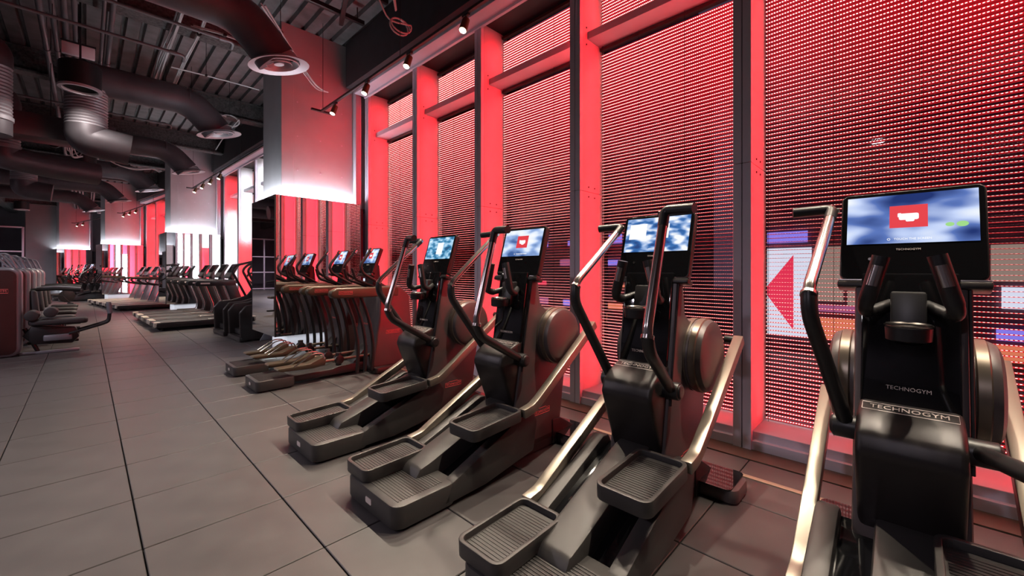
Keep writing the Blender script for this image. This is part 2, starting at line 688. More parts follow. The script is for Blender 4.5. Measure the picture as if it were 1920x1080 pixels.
def window_run(k, mull, bays, closed_start=False):
    """mull: positions of the mullions along the run (m); bays: light colours between them"""
    (ox, oy), th = run_frame(k)
    W0 = 1.42                    # mullion front, measured from the column corner towards the street
    root = bpy.data.objects.new('trim_%d' % (TRIM_N[0] + 1), None)
    TRIM_N[0] += 1
    COL.objects.link(root)
    root.location = (ox, oy, 0)
    root.rotation_euler = (0, 0, th)
    root['kind'] = 'structure'
    for s in mull:
        # front cap of two leaves with a black joint, split at the panel joint
        for z0, z1 in ((0.0, JOINT - 0.002), (JOINT + 0.002, HEADZ + 0.05)):
            for a, c in ((-0.062, -0.003), (0.003, 0.062)):
                part('mullion_cap', ('cap', a, z0), lambda m, a=a, c=c, z0=z0, z1=z1: m.box(0, 0.05, a, c, z0, z1), M_FRAME, root, 0.002, (W0, s, 0), bseg=1)
            for sg in (-1, 1):
                part('fin_panel', ('fin', sg, z0), lambda m, sg=sg, z0=z0, z1=z1: m.box(0.053, FIN_D + 0.10, sg * 0.052 - 0.006, sg * 0.052 + 0.006, z0, z1), M_FIN, root, 0, (W0, s, 0))
        part('mullion_core', ('core', 1), lambda m: m.box(0.012, FIN_D + 0.2, -0.045, 0.045, 0.0, HEADZ + 0.05), M_BLACK, root, 0, (W0, s, 0))
        for zz in (JOINT + 0.05, JOINT - 0.05):
            for xx in (0.16, 0.27):
                part('bolt', 'finbolt', lambda m: m.cyl((0, -0.0585, 0), (0, -0.063, 0), 0.008, seg=8), M_BLACK, root, 0, (W0 + xx, s, zz))
        for zz in (TRANS + 0.11, TRANS - 0.06):
            part('bolt', 'finbolt', lambda m: m.cyl((0, -0.0585, 0), (0, -0.063, 0), 0.008, seg=8), M_BLACK, root, 0, (W0 + 0.12, s, zz))
    y0, y1 = mull[0] - 0.06, mull[-1] + 0.06
    # head channel, its lower lip and the dark wall above it
    part('head_channel', ('head', k), lambda m: (m.box(W0 - 0.20, W0 - 0.02, y0, y1, HEADZ, HEADZ + 0.10), m.box(W0 - 0.02, W0 + 0.02, y0, y1, HEADZ - 0.03, HEADZ + 0.1)), M_FRAME, root, 0.002)
    part('head_gap', ('gap', k), lambda m: m.box(W0 + 0.02, W0 + 0.5, y0, y1, HEADZ + 0.03, HEADZ + 0.1), M_BLACK, root)
    part('upper_wall', ('bulk', k), lambda m: m.box(W0 - 0.30, W0 + 0.6, y0 - 0.1, y1 + 0.1, HEADZ + 0.1, DECK_Z), M_DARKW, root)
    for i, colr in enumerate(bays):
        a, c = mull[i] + 0.058, mull[i + 1] - 0.058
        L = c - a
        WIN_N[0] += 1
        wr = bpy.data.objects.new('window_%d' % WIN_N[0], None)
        COL.objects.link(wr)
        wr.location = (ox + (W0) * math.cos(th) - a * math.sin(th), oy + W0 * math.sin(th) + a * math.cos(th), 0)
        wr.rotation_euler = (0, 0, th)
        wr['kind'] = 'structure'
        # local: x to the street, y along the run from 0 to L
        part('window_sill', ('sill', round(L, 2)), lambda m: (m.box(0.05, 0.55, 0, L, 0, SILL), m.box(0.015, 0.06, 0, L, 0, SILL * 0.55)), M_FRAME, wr, 0.003, bseg=1)
        part('transom', ('transom', round(L, 2)), lambda m: m.box(0.14, FIN_D + 0.10, 0, L, TRANS, TRANS + 0.075), M_FRAME, wr, 0.002, bseg=1)
        part('window_pane', ('pane', round(L, 2)), lambda m: m.box(FIN_D + 0.15, FIN_D + 0.158, 0, L, SILL, HEADZ), M_GLASS, wr)
        part('head_rail', ('hrail', round(L, 2)), lambda m: (m.box(FIN_D, FIN_D + 0.05, 0.01, L - 0.01, TRANS - 0.045, TRANS - 0.012), m.box(FIN_D, FIN_D + 0.05, 0.01, L - 0.01, HEADZ - 0.04, HEADZ - 0.005)), M_MAROON, wr, 0.002, bseg=1)
        for z0, z1 in ((SILL + 0.02, TRANS - 0.05), (TRANS + 0.09, HEADZ - 0.04)):
            n_ = int((z1 - z0) / SLAT_P)
            me = slat_mesh(L - 0.03, n_)
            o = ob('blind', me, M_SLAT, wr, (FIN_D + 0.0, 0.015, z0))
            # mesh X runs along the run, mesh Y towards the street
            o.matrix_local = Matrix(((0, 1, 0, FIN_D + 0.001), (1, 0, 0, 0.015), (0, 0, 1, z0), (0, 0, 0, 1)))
            o['kind'] = 'stuff'
        for t in (0.04, L - 0.04, L * 0.36, L * 0.68):
            part('blind_cord', ('cord', 1), lambda m: m.box(-0.0012, 0.0012, -0.0012, 0.0012, SILL, HEADZ), M_BLACK, wr, 0, (FIN_D - 0.003, t, 0))
        # vertical light strip on the nearer fin, shining along the recess
        part('light_strip', ('lstrip', 1), lambda m: m.box(FIN_D - 0.07, FIN_D - 0.03, 0.001, 0.014, SILL + 0.02, HEADZ - 0.1), M_FRAME, wr, 0.002, bseg=1)
        cols = colr if isinstance(colr, tuple) else (colr,)
        for ci, cc in enumerate(cols):
            zA = SILL + 0.05 + (HEADZ - 0.2 - SILL) * ci / len(cols)
            zB = SILL + 0.05 + (HEADZ - 0.2 - SILL) * (ci + 1) / len(cols)
            pw = (P_RED if cc == 'r' else P_WHITE) * (zB - zA) / 4.1
            cl = RED if cc == 'r' else COOL
            zc = (zA + zB) / 2
            area('strip_light', (FIN_D - 0.16, 0.016, zc), (0, 1, 0), 0.24, zB - zA, pw, cl, wr, 23)
            area('strip_light', (FIN_D - 0.16, L - 0.016, zc), (0, -1, 0), 0.24, zB - zA, pw * 0.8, cl, wr, 23)
            area('strip_light', (FIN_D - 0.16, 0.018, zc), (0, 1, 0), 0.24, zB - zA, pw * 0.78, cl, wr, 150)



MUL0 = [-2.16, -0.63, 0.90, 2.42, 3.90, 5.33, 6.85]
window_run(0, MUL0, ['r'] * 6)
window_run(1, [1.40, 2.9, 4.4, 5.9, 7.4, 8.9], [('w', 'w', 'w'), ('r', 'w', 'r'), ('w', 'w'), ('r', 'w'), ('w', 'w', 'w', 'r')])
window_run(2, [1.40, 2.9, 4.4, 5.9, 7.4, 8.9], ['r', 'w', ('w', 'r'), 'r', 'r'])
window_run(3, [1.40, 2.9, 4.4, 5.9], ['r', 'r', 'r'])

# ------------------------------------------------------------------ columns with their mirror boxes
ORD = ['nearest', 'second nearest', 'third nearest', 'farthest']
MZ0, MZ1, CL = 0.32, 2.50, 1.23
for k, (cx, cy) in enumerate(CORN):
    th = COLROT[k]
    col = bpy.data.objects.new('column', None)
    COL.objects.link(col)
    col.location = (cx, cy, 0)
    col.rotation_euler = (0, 0, th)
    col['kind'] = 'structure'
    part('column_board', 'colboard', lambda m: m.box(0.13, 1.75, 0.13, CL - 0.13, MZ1 - 0.06, DECK_Z), M_DRY, col, 0.004, bseg=1)
    part('corner_bead', 'colbead', lambda m: m.box(0.124, 0.30, 0.124, 0.14, MZ1 - 0.04, DECK_Z), M_DRY, col, 0.002, bseg=1)
    part('wall_trim', 'coltrim', lambda m: m.box(1.28, 1.38, 0.02, 0.13, 0, HEADZ + 0.1), M_FRAME, col, 0.004, bseg=1)
    part('column_foot', 'colfoot', lambda m: m.box(0.24, 1.75, 0.24, CL - 0.24, 0, MZ0 + 0.02), M_DRY, col)
    for xx in (0.36, 0.72, 1.08):
        for zz in (2.95, 3.5, 4.05, 4.6):
            part('screw', 'colscrew', lambda m: m.cyl((0, 0, 0), (0, -0.004, 0), 0.012, seg=8), M_FRAME, col, 0, (xx, 0.13, zz))
    mb = thing('mirror_box', 'tall floating mirror-clad box around the foot of the %s column' % ORD[k], 'mirror', (cx, cy, 0), th, 'mirror boxes on the columns')
    part('mirror_panel', 'mirp1', lambda m: m.box(0.012, 1.36, -0.006, 0.0, MZ0, MZ1), M_MIRROR, mb, label='mirror panel facing along the room')
    part('mirror_panel', 'mirp2', lambda m: m.box(-0.006, 0.0, 0.012, CL - 0.012, MZ0, MZ1), M_MIRROR, mb, label='mirror panel facing the aisle')
    part('mirror_panel', 'mirp3', lambda m: m.box(0.012, 1.36, CL, CL + 0.006, MZ0, MZ1), M_MIRROR, mb, label='mirror panel on the far side')
    part('carcass', 'mircar', lambda m: m.box(0.0, 1.40, 0.0, CL, MZ0, MZ1 - 0.07), M_BLACK, mb)
    for yy in (0.002, CL - 0.002):
        part('edge_trim', 'miredge', lambda m: m.box(-0.008, 0.012, -0.010, 0.010, MZ0, MZ1), M_BLACK, mb, 0, (0, yy, 0))
    for nm, loc, d, sx, sy, pw in (('cove_light', (0.065, CL / 2, MZ1 - 0.04), (0, 0, 1), 0.06, CL, P_COVE * 0.8), ('cove_light', (0.72, 0.065, MZ1 - 0.04), (0, 0, 1), 1.28, 0.06, P_COVE),
                                   ('cove_light', (0.72, CL - 0.065, MZ1 - 0.04), (0, 0, 1), 1.28, 0.06, P_COVE),
                                   ('under_light', (0.72, 0.12, MZ0 - 0.01), (0, 0, -1), 1.2, 0.05, P_UNDER), ('under_light', (0.12, CL / 2, MZ0 - 0.01), (0, 0, -1), 0.05, 1.0, P_UNDER)):
        l = area(nm, loc, d, sx, sy, pw, COOL, mb, 170)
        if abs(d[2]) > 0.5:
            l.rotation_euler = (PI if d[2] > 0 else 0, 0, 0)


# ------------------------------------------------------------------ light tracks with their spot heads
def track(k, s0, s1, heads, label, run_label, tgt=(-1.15, -0.2)):
    (ox, oy), th = run_frame(k)
    X, Z = 0.60, 3.86
    t = thing('light_track', label, 'light track', (ox, oy, 0), th)
    part('rail', ('trail', k), lambda m: m.box(X - 0.018, X + 0.018, s0, s1, Z, Z + 0.03), M_TRACK, t, 0.002, bseg=1)
    part('end_bar', ('tend', k), lambda m: m.box(X - 0.16, X + 0.16, s1 - 0.02, s1 + 0.02, Z - 0.005, Z + 0.025), M_TRACK, t, 0.004)
    n = max(1, int((s1 - s0) / 2.2))
    for i in range(n + 1):
        yy = s1 - 0.05 - (s1 - s0 - 0.1) * i / n
        part('hanger', ('thang', 1), lambda m: m.tube([(X, 0, Z + 0.02), (X, 0, DECK_Z + 0.02)], 0.004, 6), M_TRACK, t, 0, (0, yy, 0))
    for i, yy in enumerate(heads):
        c, sn = math.cos(th), math.sin(th)
        p = (ox + X * c - yy * sn, oy + X * sn + yy * c, Z)
        h = thing('spot_head', run_label % NTH[i], 'spotlight', p, th, 'spot heads on the window tracks')
        ax = Vector((tgt[0], tgt[1], -2.9)).normalized()
        part('clip', 'spclip', lambda m: (m.box(-0.016, 0.016, -0.045, 0.045, -0.022, 0.0), m.cyl((0, 0, -0.02), (0, 0, -0.07), 0.008, seg=8)), M_TRACK, h, 0.002)
        q0 = Vector((0, 0, -0.06)) - ax * 0.01
        q1 = q0 + ax * 0.14
        part('barrel', ('spbar', tgt), lambda m: m.tube([q0 - ax * 0.004, q0, q0 + ax * 0.10, q1], [0.02, 0.036, 0.040, 0.040], 18), M_SPOT, h)
        part('lamp', ('splamp', tgt), lambda m: m.tube([q1 - ax * 0.004, q1 + ax * 0.003], 0.033, 16), emis('lamp glow', (1, 0.9, 0.72), 22), h)
        loc = q1 + ax * 0.02
        spot('spot_light', loc, loc + ax, P_SPOT, WARM, 78, 0.6, 0.03, h)


NTH = ['closest to the column', 'second from the column', 'third from the column', 'fourth from the column', 'fifth from the column', 'sixth from the column', 'seventh from the column', 'eighth from the column', 'ninth from the column']
track(0, -2.6, 6.72, [6.2, 5.19, 4.16, 3.14, 2.1, 1.08, 0.05, -0.97], 'black light track hung before the near red windows', 'bronze spot head on the near window track, %s')
track(1, 1.6, 8.85, [8.4, 7.5, 6.6, 5.7], 'black light track hung between the two nearest columns', 'bronze spot head on the second window track, %s')
track(2, 1.6, 8.85, [8.4, 7.4, 6.4], 'black light track hung between the second and third columns', 'bronze spot head on the third window track, %s')
track(3, 1.6, 6.8, [6.4, 5.4], 'black light track hung before the farthest red windows', 'bronze spot head on the farthest track, %s')


# ------------------------------------------------------------------ black drum pendants over the aisle
def pendant(p, label, power=P_PEND, wide=150, tint=(1, 0.92, 0.86)):
    t = thing('drum_pendant', label, 'pendant light', p, 0, 'black drum pendants over the aisle')
    part('drum', 'drum', lambda m: m.lathe([(0.0, 0.36), (0.20, 0.36), (0.22, 0.34), (0.22, 0.0), (0.19, -0.01), (0.19, 0.30), (0.0, 0.30)], seg=32), M_TRACK, t)
    part('rim', 'drumrim', lambda m: m.lathe([(0.226, 0.0), (0.226, 0.02), (0.186, 0.02), (0.186, -0.012), (0.226, -0.012)], seg=32, close=True), M_DIFF, t)
    part('rod', 'drumrod', lambda m: m.tube([(0, 0, 0.35), (0, 0, DECK_Z - 3.92)], 0.012, 8), M_TRACK, t)
    part('lens', 'drumlens', lambda m: m.lathe([(0.0, 0.24), (0.12, 0.24), (0.12, 0.26), (0.0, 0.26)], seg=24), emis('pendant glow', (1, 0.93, 0.82), 0.4), t)
    spot('pendant_light', (0, 0, -0.03), (0, 0, -1), power, tint, wide, 0.5, 0.11, t)


pendant((-0.06, 8.5, 3.92), 'large black drum pendant nearest on the left, below the white casing')
pendant((-0.04, 14.4, 3.92), 'smaller-looking black drum pendant, second along the aisle')
pendant((-1.9, 27.0, 3.92), 'small far black drum pendant, third along the aisle')
for y, w in ((0.5, 'first'), (7.5, 'second'), (14.5, 'third'), (21.5, 'fourth'), (28.5, 'fifth')):  # lamps added out of view to brighten the mullion fronts
    pendant((-4.6, y, 4.3), 'added fill pendant over the unseen left half of the room, %s along it' % w, P_LEFT_FILL * (0.45 if y < 2 else 1.0), 168, (0.97, 0.86, 1.0))

# ------------------------------------------------------------------ cross trainers (the near row)
MARK = 'TECHNOGYM'


def panel_rot(tilt):
    """panel space: X to the user's right, Y up the panel, Z out towards the user"""
    return Matrix(((0, math.sin(tilt), -math.cos(tilt)), (-1, 0, 0), (0, math.cos(tilt), math.sin(tilt)))).to_euler()


def console(root, loc, tilt, w, h, shot, key):
    cp = part('console', ('con', key), lambda m: m.prism(rrect(-w / 2, w / 2, -h / 2, h / 2, 0.025), -0.045, 0.0, 'z'), M_BODY, root, 0.006, loc, panel_rot(tilt))
    part('glass_front', ('cong', key), lambda m: m.prism(rrect(-w / 2 + 0.006, w / 2 - 0.006, -h / 2 + 0.006, h / 2 - 0.006, 0.02), 0.0, 0.004, 'z'), M_GLOSS, cp)
    sw, sh = w * 0.90, h * 0.55
    cy = h * 0.175
    part('screen', ('cons', key, shot), lambda m: m.box(-sw / 2, sw / 2, cy - sh / 2, cy + sh / 2, 0.004, 0.0052), SCREENS[shot], cp, label='lit display with a blue and white picture')
    if shot in (0, 2):
        q = sh * (0.24 if shot == 0 else 0.22)
        part('red_tile', ('conr', key), lambda m: m.box(-q * 1.1, q * 1.1, cy - q * 0.95 + 0.008, cy + q * 0.95 + 0.008, 0.0052, 0.0058), E_RED, cp)

        def blob(m):
            m.prism(rrect(-q * 0.55, q * 0.6, cy - q * 0.30 + 0.008, cy + q * 0.25 + 0.008, q * 0.12, 2), 0.0058, 0.0063, 'z')
            m.prism(rrect(-q * 0.62, -q * 0.40, cy - q * 0.05 + 0.008, cy + q * 0.30 + 0.008, q * 0.06, 2), 0.0058, 0.0063, 'z')
            m.prism(rrect(-q * 0.15, q * 0.35, cy - q * 0.45 + 0.008, cy - q * 0.2 + 0.008, q * 0.08, 2), 0.0058, 0.0063, 'z')
        part('white_emblem', ('conw', key), blob, E_WHITE, cp)
        if key == 'E':
            text('screen_text', 'TOUCH THE SCREEN', 0.0115, E_WHITE, cp, (0.012, cy - sh * 0.42, 0.0058), (0, 0, 0))
            part('screen_icon', ('conic', key), lambda m: m.lathe([(0.0034, 0.0054), (0.0050, 0.0054), (0.0050, 0.006), (0.0034, 0.006)], c=(-0.058, cy - sh * 0.42, 0), seg=12, close=True), E_WHITE, cp)
    if shot == 0:
        for px, pr in ((0.115, 0.012), (0.148, 0.016)):
            part('green_spot', ('cong', px), lambda m: m.prism([(px + pr * math.cos(a * PI / 8), cy - sh * 0.17 + pr * 0.7 * math.sin(a * PI / 8)) for a in range(16)], 0.0052, 0.0056, 'z'), E_GREEN, cp)
    if shot == 1:
        text('screen_text', 'TOUCH THE SCREEN', 0.0115, E_WHITE, cp, (0.02, cy - sh * 0.42, 0.0058), (0, 0, 0))
        part('white_block', ('con1w', key), lambda m: m.box(-sw * 0.44, -sw * 0.16, cy - sh * 0.12, cy + sh * 0.33, 0.0052, 0.0056), E_WHITE, cp)
        for i, px in enumerate((0.02, 0.045, 0.07)):
            part('white_bar', ('con1b', i), lambda m: m.box(px - 0.007, px + 0.005, cy - sh * (0.02 + 0.05 * i), cy + sh * 0.3, 0.0052, 0.0056), E_WHITE, cp)
    if shot == 3:
        part('white_tile', ('con3w', key), lambda m: m.box(-0.035, 0.055, cy - sh * 0.28, cy + sh * 0.25, 0.0052, 0.0056), E_WHITE, cp)
    text('chin_mark', MARK, 0.0115, M_MARK, cp, (0, -h * 0.17, 0.0046), (0, 0, 0))
    part('jack', ('conj', key), lambda m: m.lathe([(0.0, 0.0055), (0.006, 0.0055), (0.007, 0.004)], c=(-w * 0.27, -h * 0.27, 0), seg=12), M_CHROME, cp)
    part('lower_lip', ('conl', key), lambda m: m.box(-w / 2 - 0.006, w / 2 + 0.006, -h / 2 - 0.035, -h / 2 - 0.006, -0.06, 0.016), M_BODY, cp, 0.008)
    part('lip_line', ('conll', key), lambda m: m.box(-w / 2 - 0.004, w / 2 + 0.004, -h / 2 - 0.005, -h / 2 - 0.001, -0.02, 0.012), M_CHROME, cp)
    return cp


def pedal(root, x0, y0, z0, pitch, key):
    """a shoe tray with a raised rim and ribs; its back left corner at (x0, y0)"""
    PL, PW = 0.43, 0.26

    def tray(m):
        m.prism(rrect(0, PL, -PW / 2, PW / 2, 0.045), -0.03, 0.012, 'z')
        o = rrect(0, PL, -PW / 2, PW / 2, 0.045)
        i = rrect(0.02, PL - 0.02, -PW / 2 + 0.02, PW / 2 - 0.02, 0.03)
        n = len(o)
        vs = [(p[0], p[1], 0.012) for p in o] + [(p[0], p[1], 0.04) for p in o] + [(p[0], p[1], 0.04) for p in i] + [(p[0], p[1], 0.012) for p in i]
        fs = []
        for a in range(3):
            for k in range(n):
                fs.append((a * n + k, a * n + (k + 1) % n, (a + 1) * n + (k + 1) % n, (a + 1) * n + k))
        m.add(vs, fs)
    p = part('pedal', ('pedal', key), tray, M_SHELL, root, 0.004, (x0, y0, z0), (0, -pitch, 0))

    def ribs(m):
        for k in range(20):
            xx = 0.045 + k * 0.0172
            m.box(xx, xx + 0.008, -PW / 2 + 0.03, PW / 2 - 0.03, 0.012, 0.0145)
    rb = part('tread_ribs', ('ribs', key), ribs, M_SHELL, p)
    rb['kind'] = 'stuff'
    return p


def swing_arm(root, sg, phi, key):
    """handle bar that rocks about a pivot beside the rear cover"""
    piv = Vector((1.04, sg * 0.175, 0.71))
    prof = [(0.0, 0.0, 0.0), (-0.29, 0.42, 0.09), (-0.29, 0.52, 0.095), (0.115, 0.90, 0.075)]
    c, s = math.cos(phi), math.sin(phi)

    def W(x, z, y):
        return Vector((piv.x + x * c - z * s * -1, piv.y + sg * y, piv.z + z * c - x * s))
    pts = [W(*q) for q in [(a, b_, y) for a, b_, y in prof]]
    path = fillet(pts, 0.11, 6)
    low = path[:len(path) * 2 // 3 + 1]
    up = path[len(path) * 2 // 3:]
    arm = part('handle_arm', ('arm', key, sg), lambda m: m.tube(low, 0.027, 14), M_GRIP, root)
    d = (up[-1] - up[0]).normalized()
    part('chrome_tube', ('armu', key, sg), lambda m: m.tube([low[-1] - d * 0.01] + up[1:], 0.0215, 14), M_CHROME, arm)
    top = up[-1]
    part('hand_grip', ('armg', key, sg), lambda m: m.tube(fillet([top - d * 0.05, top + d * 0.035, top + d * 0.03 + Vector((-0.03, sg * 0.145, -0.004))], 0.03, 5), 0.0235, 14), M_GRIP, arm)
    part('grip_screw', ('armgs', key, sg), lambda m: m.cyl(top + d * 0.02, top + d * 0.02 + Vector((0, -sg * 0.028, 0)), 0.012, seg=10), M_CHROME, arm)
    part('pivot_hub', ('armp', key, sg), lambda m: (m.cyl(piv + Vector((0, -sg * 0.05, 0)), piv + Vector((0, sg * 0.045, 0)), 0.045, seg=20), m.cyl(piv + Vector((0, sg * 0.045, 0)), piv + Vector((0, sg * 0.055, 0)), 0.04, 0.03, seg=20)), M_GRIP, arm, 0.004)
    part('collar', ('armc', key, sg), lambda m: m.tube([low[-1] - d * 0.012, low[-1] + d * 0.004], 0.0285, 14), M_CHROME, arm)


def pedal_bar(root, sg, top, bot, key, pin=(1.42, 0.84)):
    """long flat bar from the wheel down to a pedal"""
    yc = sg * 0.30
    fx = bot[0] - 0.12
    line = [(top[0], top[1]), (bot[0] + 0.04, bot[1] + 0.028), (bot[0] - 0.02, bot[1] - 0.005), (fx, bot[1] - 0.02)]
    path = [(p.x, p.y) for p in fillet([Vector((a, b_, 0)) for a, b_ in line], 0.10, 5)]
    ba = part('pedal_bar', ('bar', key, sg), lambda m: m.prism(strip(path, 0.030), yc - 0.028, yc + 0.028), M_BAR, root, 0.006)
    ax = Vector((top[0], 0, top[1]))
    part('bar_joint', ('barj', key, sg), lambda m: m.cyl((ax.x - 0.012, sg * 0.22, ax.z - 0.008), (ax.x - 0.012, yc, ax.z - 0.008), 0.026, seg=16), M_GRIP, ba, 0.003)
    return ba


def elliptical(y, label, shot, phiL, phiR, hiR=0.0, loc=None, rz=0.0, group='near row of cross trainers', key='E', ph=0):
    root = thing('cross_trainer', label, 'exercise machine', loc or (1.07, y, 0), rz, group)
    tint = M_BODY

    def plat(m):
        m.prism(rrect(0, 0.40, -0.275, 0.275, 0.06), 0.012, 0.135, 'z')
    bp = part('rear_platform', 'Eplat', plat, M_SHELL, root, 0.012)

    def ribs(m):
        for k in range(17):
            xx = 0.045 + k * 0.017
            m.box(xx, xx + 0.008, -0.225, 0.225, 0.134, 0.1375)
    rb = part('tread_ribs', 'Eribs', ribs, M_SHELL, bp)
    rb['kind'] = 'stuff'
    part('platform_mark', 'Emark', lambda m: m.prism(rrect(-0.032, 0.032, 0.06, 0.092, 0.008), -0.003, 0.001, 'x'), M_MARK, bp, 0, (0.0, 0.0, 0.0))
    for sg in (-1, 1):
        part('side_rail', ('Erail', sg), lambda m: m.prism([(0.28, 0.02), (0.62, 0.03), (1.06, 0.10), (1.10, 0.30), (1.05, 0.38), (0.99, 0.385), (0.62, 0.235), (0.36, 0.135)], sg * 0.275, sg * 0.195), M_SHELL, root, 0.016)
        part('inner_track', ('Etrack', sg), lambda m: m.prism([(0.36, 0.05), (1.05, 0.12), (1.05, 0.34), (0.42, 0.11)], sg * 0.197, sg * 0.085), M_GLOSS, root)
    part('centre_cover', 'Ecov', lambda m: m.prism([(0.24, 0.05), (1.05, 0.08), (1.05, 0.42), (0.92, 0.40), (0.36, 0.205), (0.27, 0.18), (0.235, 0.13)], -0.09, 0.09), M_SHELL, root, 0.018)

    def body(m):
        m.prism([(0.96, 0.06), (1.44, 0.05), (1.50, 0.12), (1.575, 0.60), (1.60, 0.80), (1.56, 0.97), (1.46, 1.045), (1.33, 1.045), (1.27, 1.09), (1.235, 1.30), (1.16, 1.30), (1.115, 1.0), (1.07, 0.76), (1.0, 0.40)], -0.16, 0.16)
    bd = part('body_shell', 'Ebody', body, M_SIDE_LIT, root, 0.016)
    for sg in (-1,):
        text('brand_mark', MARK, 0.028, M_RMARK, bd, (1.28, -0.162, 0.29), (PI / 2, 0, 0))
        part('brand_frame', 'Eframe', lambda m: m.prism(strip([(1.19, 0.272), (1.37, 0.272), (1.37, 0.308), (1.33, 0.308), (1.33, 0.316), (1.23, 0.316), (1.23, 0.308), (1.19, 0.308), (1.19, 0.272)], 0.0018), -0.1612, -0.1602), M_RMARK, bd)
    part('neck_panel', 'Eneck', lambda m: m.prism([(1.05, 0.77), (1.085, 0.77), (1.185, 1.32), (1.145, 1.32)], -0.138, 0.138), M_GLOSS, root, 0.008)
    part('neck_seam', 'Eseam', lambda m: m.tube([(1.06, -0.162, 0.62), (1.075, -0.163, 0.78), (1.17, -0.163, 1.28)], 0.006, 6), M_BLACK, root)
    text('neck_mark', MARK, 0.020, M_MARK, root, (1.0655, 0, 0.885), panel_rot(0.18))
    sh = part('rear_cover', 'Eshroud', lambda m: m.prism([(1.10, 0.84), (0.95, 0.79), (0.885, 0.745), (0.865, 0.68), (1.0, 0.345), (1.10, 0.345)], -0.143, 0.143), tint, root, 0.022, bseg=3)
    text('cover_mark', MARK, 0.034, M_MARK, sh, (1.02, 0, 0.8148), Matrix(((0, 0.949, -0.316), (-1, 0, 0), (0, 0.316, 0.949))).to_euler())
    part('cover_frame', 'Ecframe', lambda m: m.prism(strip([(-0.128, -0.024), (0.128, -0.024), (0.128, 0.024), (-0.128, 0.024), (-0.128, -0.024)], 0.0014), -0.0004, 0.0008, 'z'), M_MARK, sh, 0, (1.02, 0, 0.8142), Matrix(((0, 0.949, -0.316), (-1, 0, 0), (0, 0.316, 0.949))).to_euler())
    for sg in (-1, 1):
        wc = part('wheel_cover', ('Ewheel', sg), lambda m: m.lathe([(0.0, sg * 0.262), (0.17, sg * 0.262), (0.197, sg * 0.25), (0.207, sg * 0.23), (0.207, sg * 0.15)], c=(1.43, 0, 0.84), axis='y', seg=40), M_SIDE_LIT, root)
        part('wheel_rim', ('Erim', sg), lambda m: m.lathe([(0.207, sg * 0.225), (0.214, sg * 0.22), (0.214, sg * 0.188), (0.207, sg * 0.183)], c=(1.43, 0, 0.84), axis='y', seg=40), M_BRONZE, wc)
        part('wheel_drum', ('Edrum', sg), lambda m: m.lathe([(0.200, sg * 0.172), (0.212, sg * 0.17), (0.212, sg * 0.135), (0.10, sg * 0.135)], c=(1.43, 0, 0.84), axis='y', seg=40), M_BRONZE, wc)
    part('front_foot', 'Efoot', lambda m: m.prism(rrect(1.46, 1.70, -0.37, 0.37, 0.05), 0.004, 0.085, 'z'), M_SIDE_LIT, root, 0.014)
    part('foot_wedge', 'Ewedge', lambda m: m.prism([(1.40, 0.01), (1.74, 0.01), (1.72, 0.06), (1.50, 0.19), (1.40, 0.20)], -0.17, 0.17), tint, root, 0.01)
    part('foot_gap', 'Efgap', lambda m: m.prism(rrect(1.44, 1.73, -0.34, 0.34, 0.04), 0.083, 0.092, 'z'), M_GLOSS, root)
    part('keel', 'Ekeel', lambda m: m.box(0.3, 1.5, -0.16, 0.16, 0.012, 0.10), M_BLACK, root)
    console(root, (1.225, 0, 1.478), 0.29, 0.425, 0.385, shot, key)
    part('console_arm', 'Ecarm', lambda m: m.prism([(1.16, 1.22), (1.235, 1.22), (1.30, 1.50), (1.275, 1.52), (1.218, 1.33)], -0.10, 0.10), tint, root, 0.008)
    for sg in (-1, 1):
        gh = part('pulse_handle', ('Epulse', sg), lambda m: m.tube(fillet([(1.13, sg * 0.05, 1.20), (1.04, sg * 0.115, 1.17), (0.985, sg * 0.12, 1.19), (0.985, sg * 0.072, 1.385)], 0.05, 5), [0.020] * 3 + [0.024] * 9 + [0.027] * 2, 14), M_GRIP, root)
        part('sensor_plate', ('Esens', sg), lambda m: m.tube([(0.9755, sg * 0.099, 1.275), (0.9755, sg * 0.0805, 1.35)], 0.0205, 12), M_CHROME, gh)
    part('cup_holder', 'Ecup', lambda m: m.lathe([(0.05, 0.0), (0.062, 0.005), (0.064, 0.05), (0.056, 0.052), (0.054, 0.01), (0.0, 0.006)], c=(1.0, 0, 1.075), seg=28), M_GRIP, root)
    part('cup_rim', 'Ecupr', lambda m: m.lathe([(0.0615, 0.052), (0.0665, 0.058), (0.0615, 0.064), (0.0565, 0.058)], c=(1.0, 0, 1.075), seg=28, close=True), M_CHROME, root)
    part('cup_bracket', 'Ecupb', lambda m: m.prism([(1.05, 1.08), (1.12, 1.10), (1.16, 1.25), (1.08, 1.25), (1.06, 1.14)], -0.05, 0.05), M_GRIP, root, 0.008)
    swing_arm(root, 1, phiL, key + str(phiL))
    swing_arm(root, -1, phiR, key + str(phiR))
    if ph == 0:
        tR, bR, tL, bL = (1.76, 0.905), (1.03, 0.415), (1.53, 0.70), (0.56, 0.205)
    elif ph == 1:
        tR, bR, tL, bL = (1.78, 0.91), (1.05, 0.44), (1.60, 0.72), (0.84, 0.20)
    else:
        tR, bR, tL, bL = (1.60, 0.76), (0.62, 0.25), (1.74, 0.90), (0.96, 0.40)
    pedal_bar(root, -1, tR, bR, key + 'R%d' % ph)
    pedal_bar(root, 1, tL, bL, key + 'L%d' % ph)
    pedal(root, bR[0] - 0.55, -0.19, bR[1] - 0.055, 0.06, key)
    pedal(root, bL[0] - 0.55, 0.19, bL[1] - 0.04, 0.03, key)
    return root


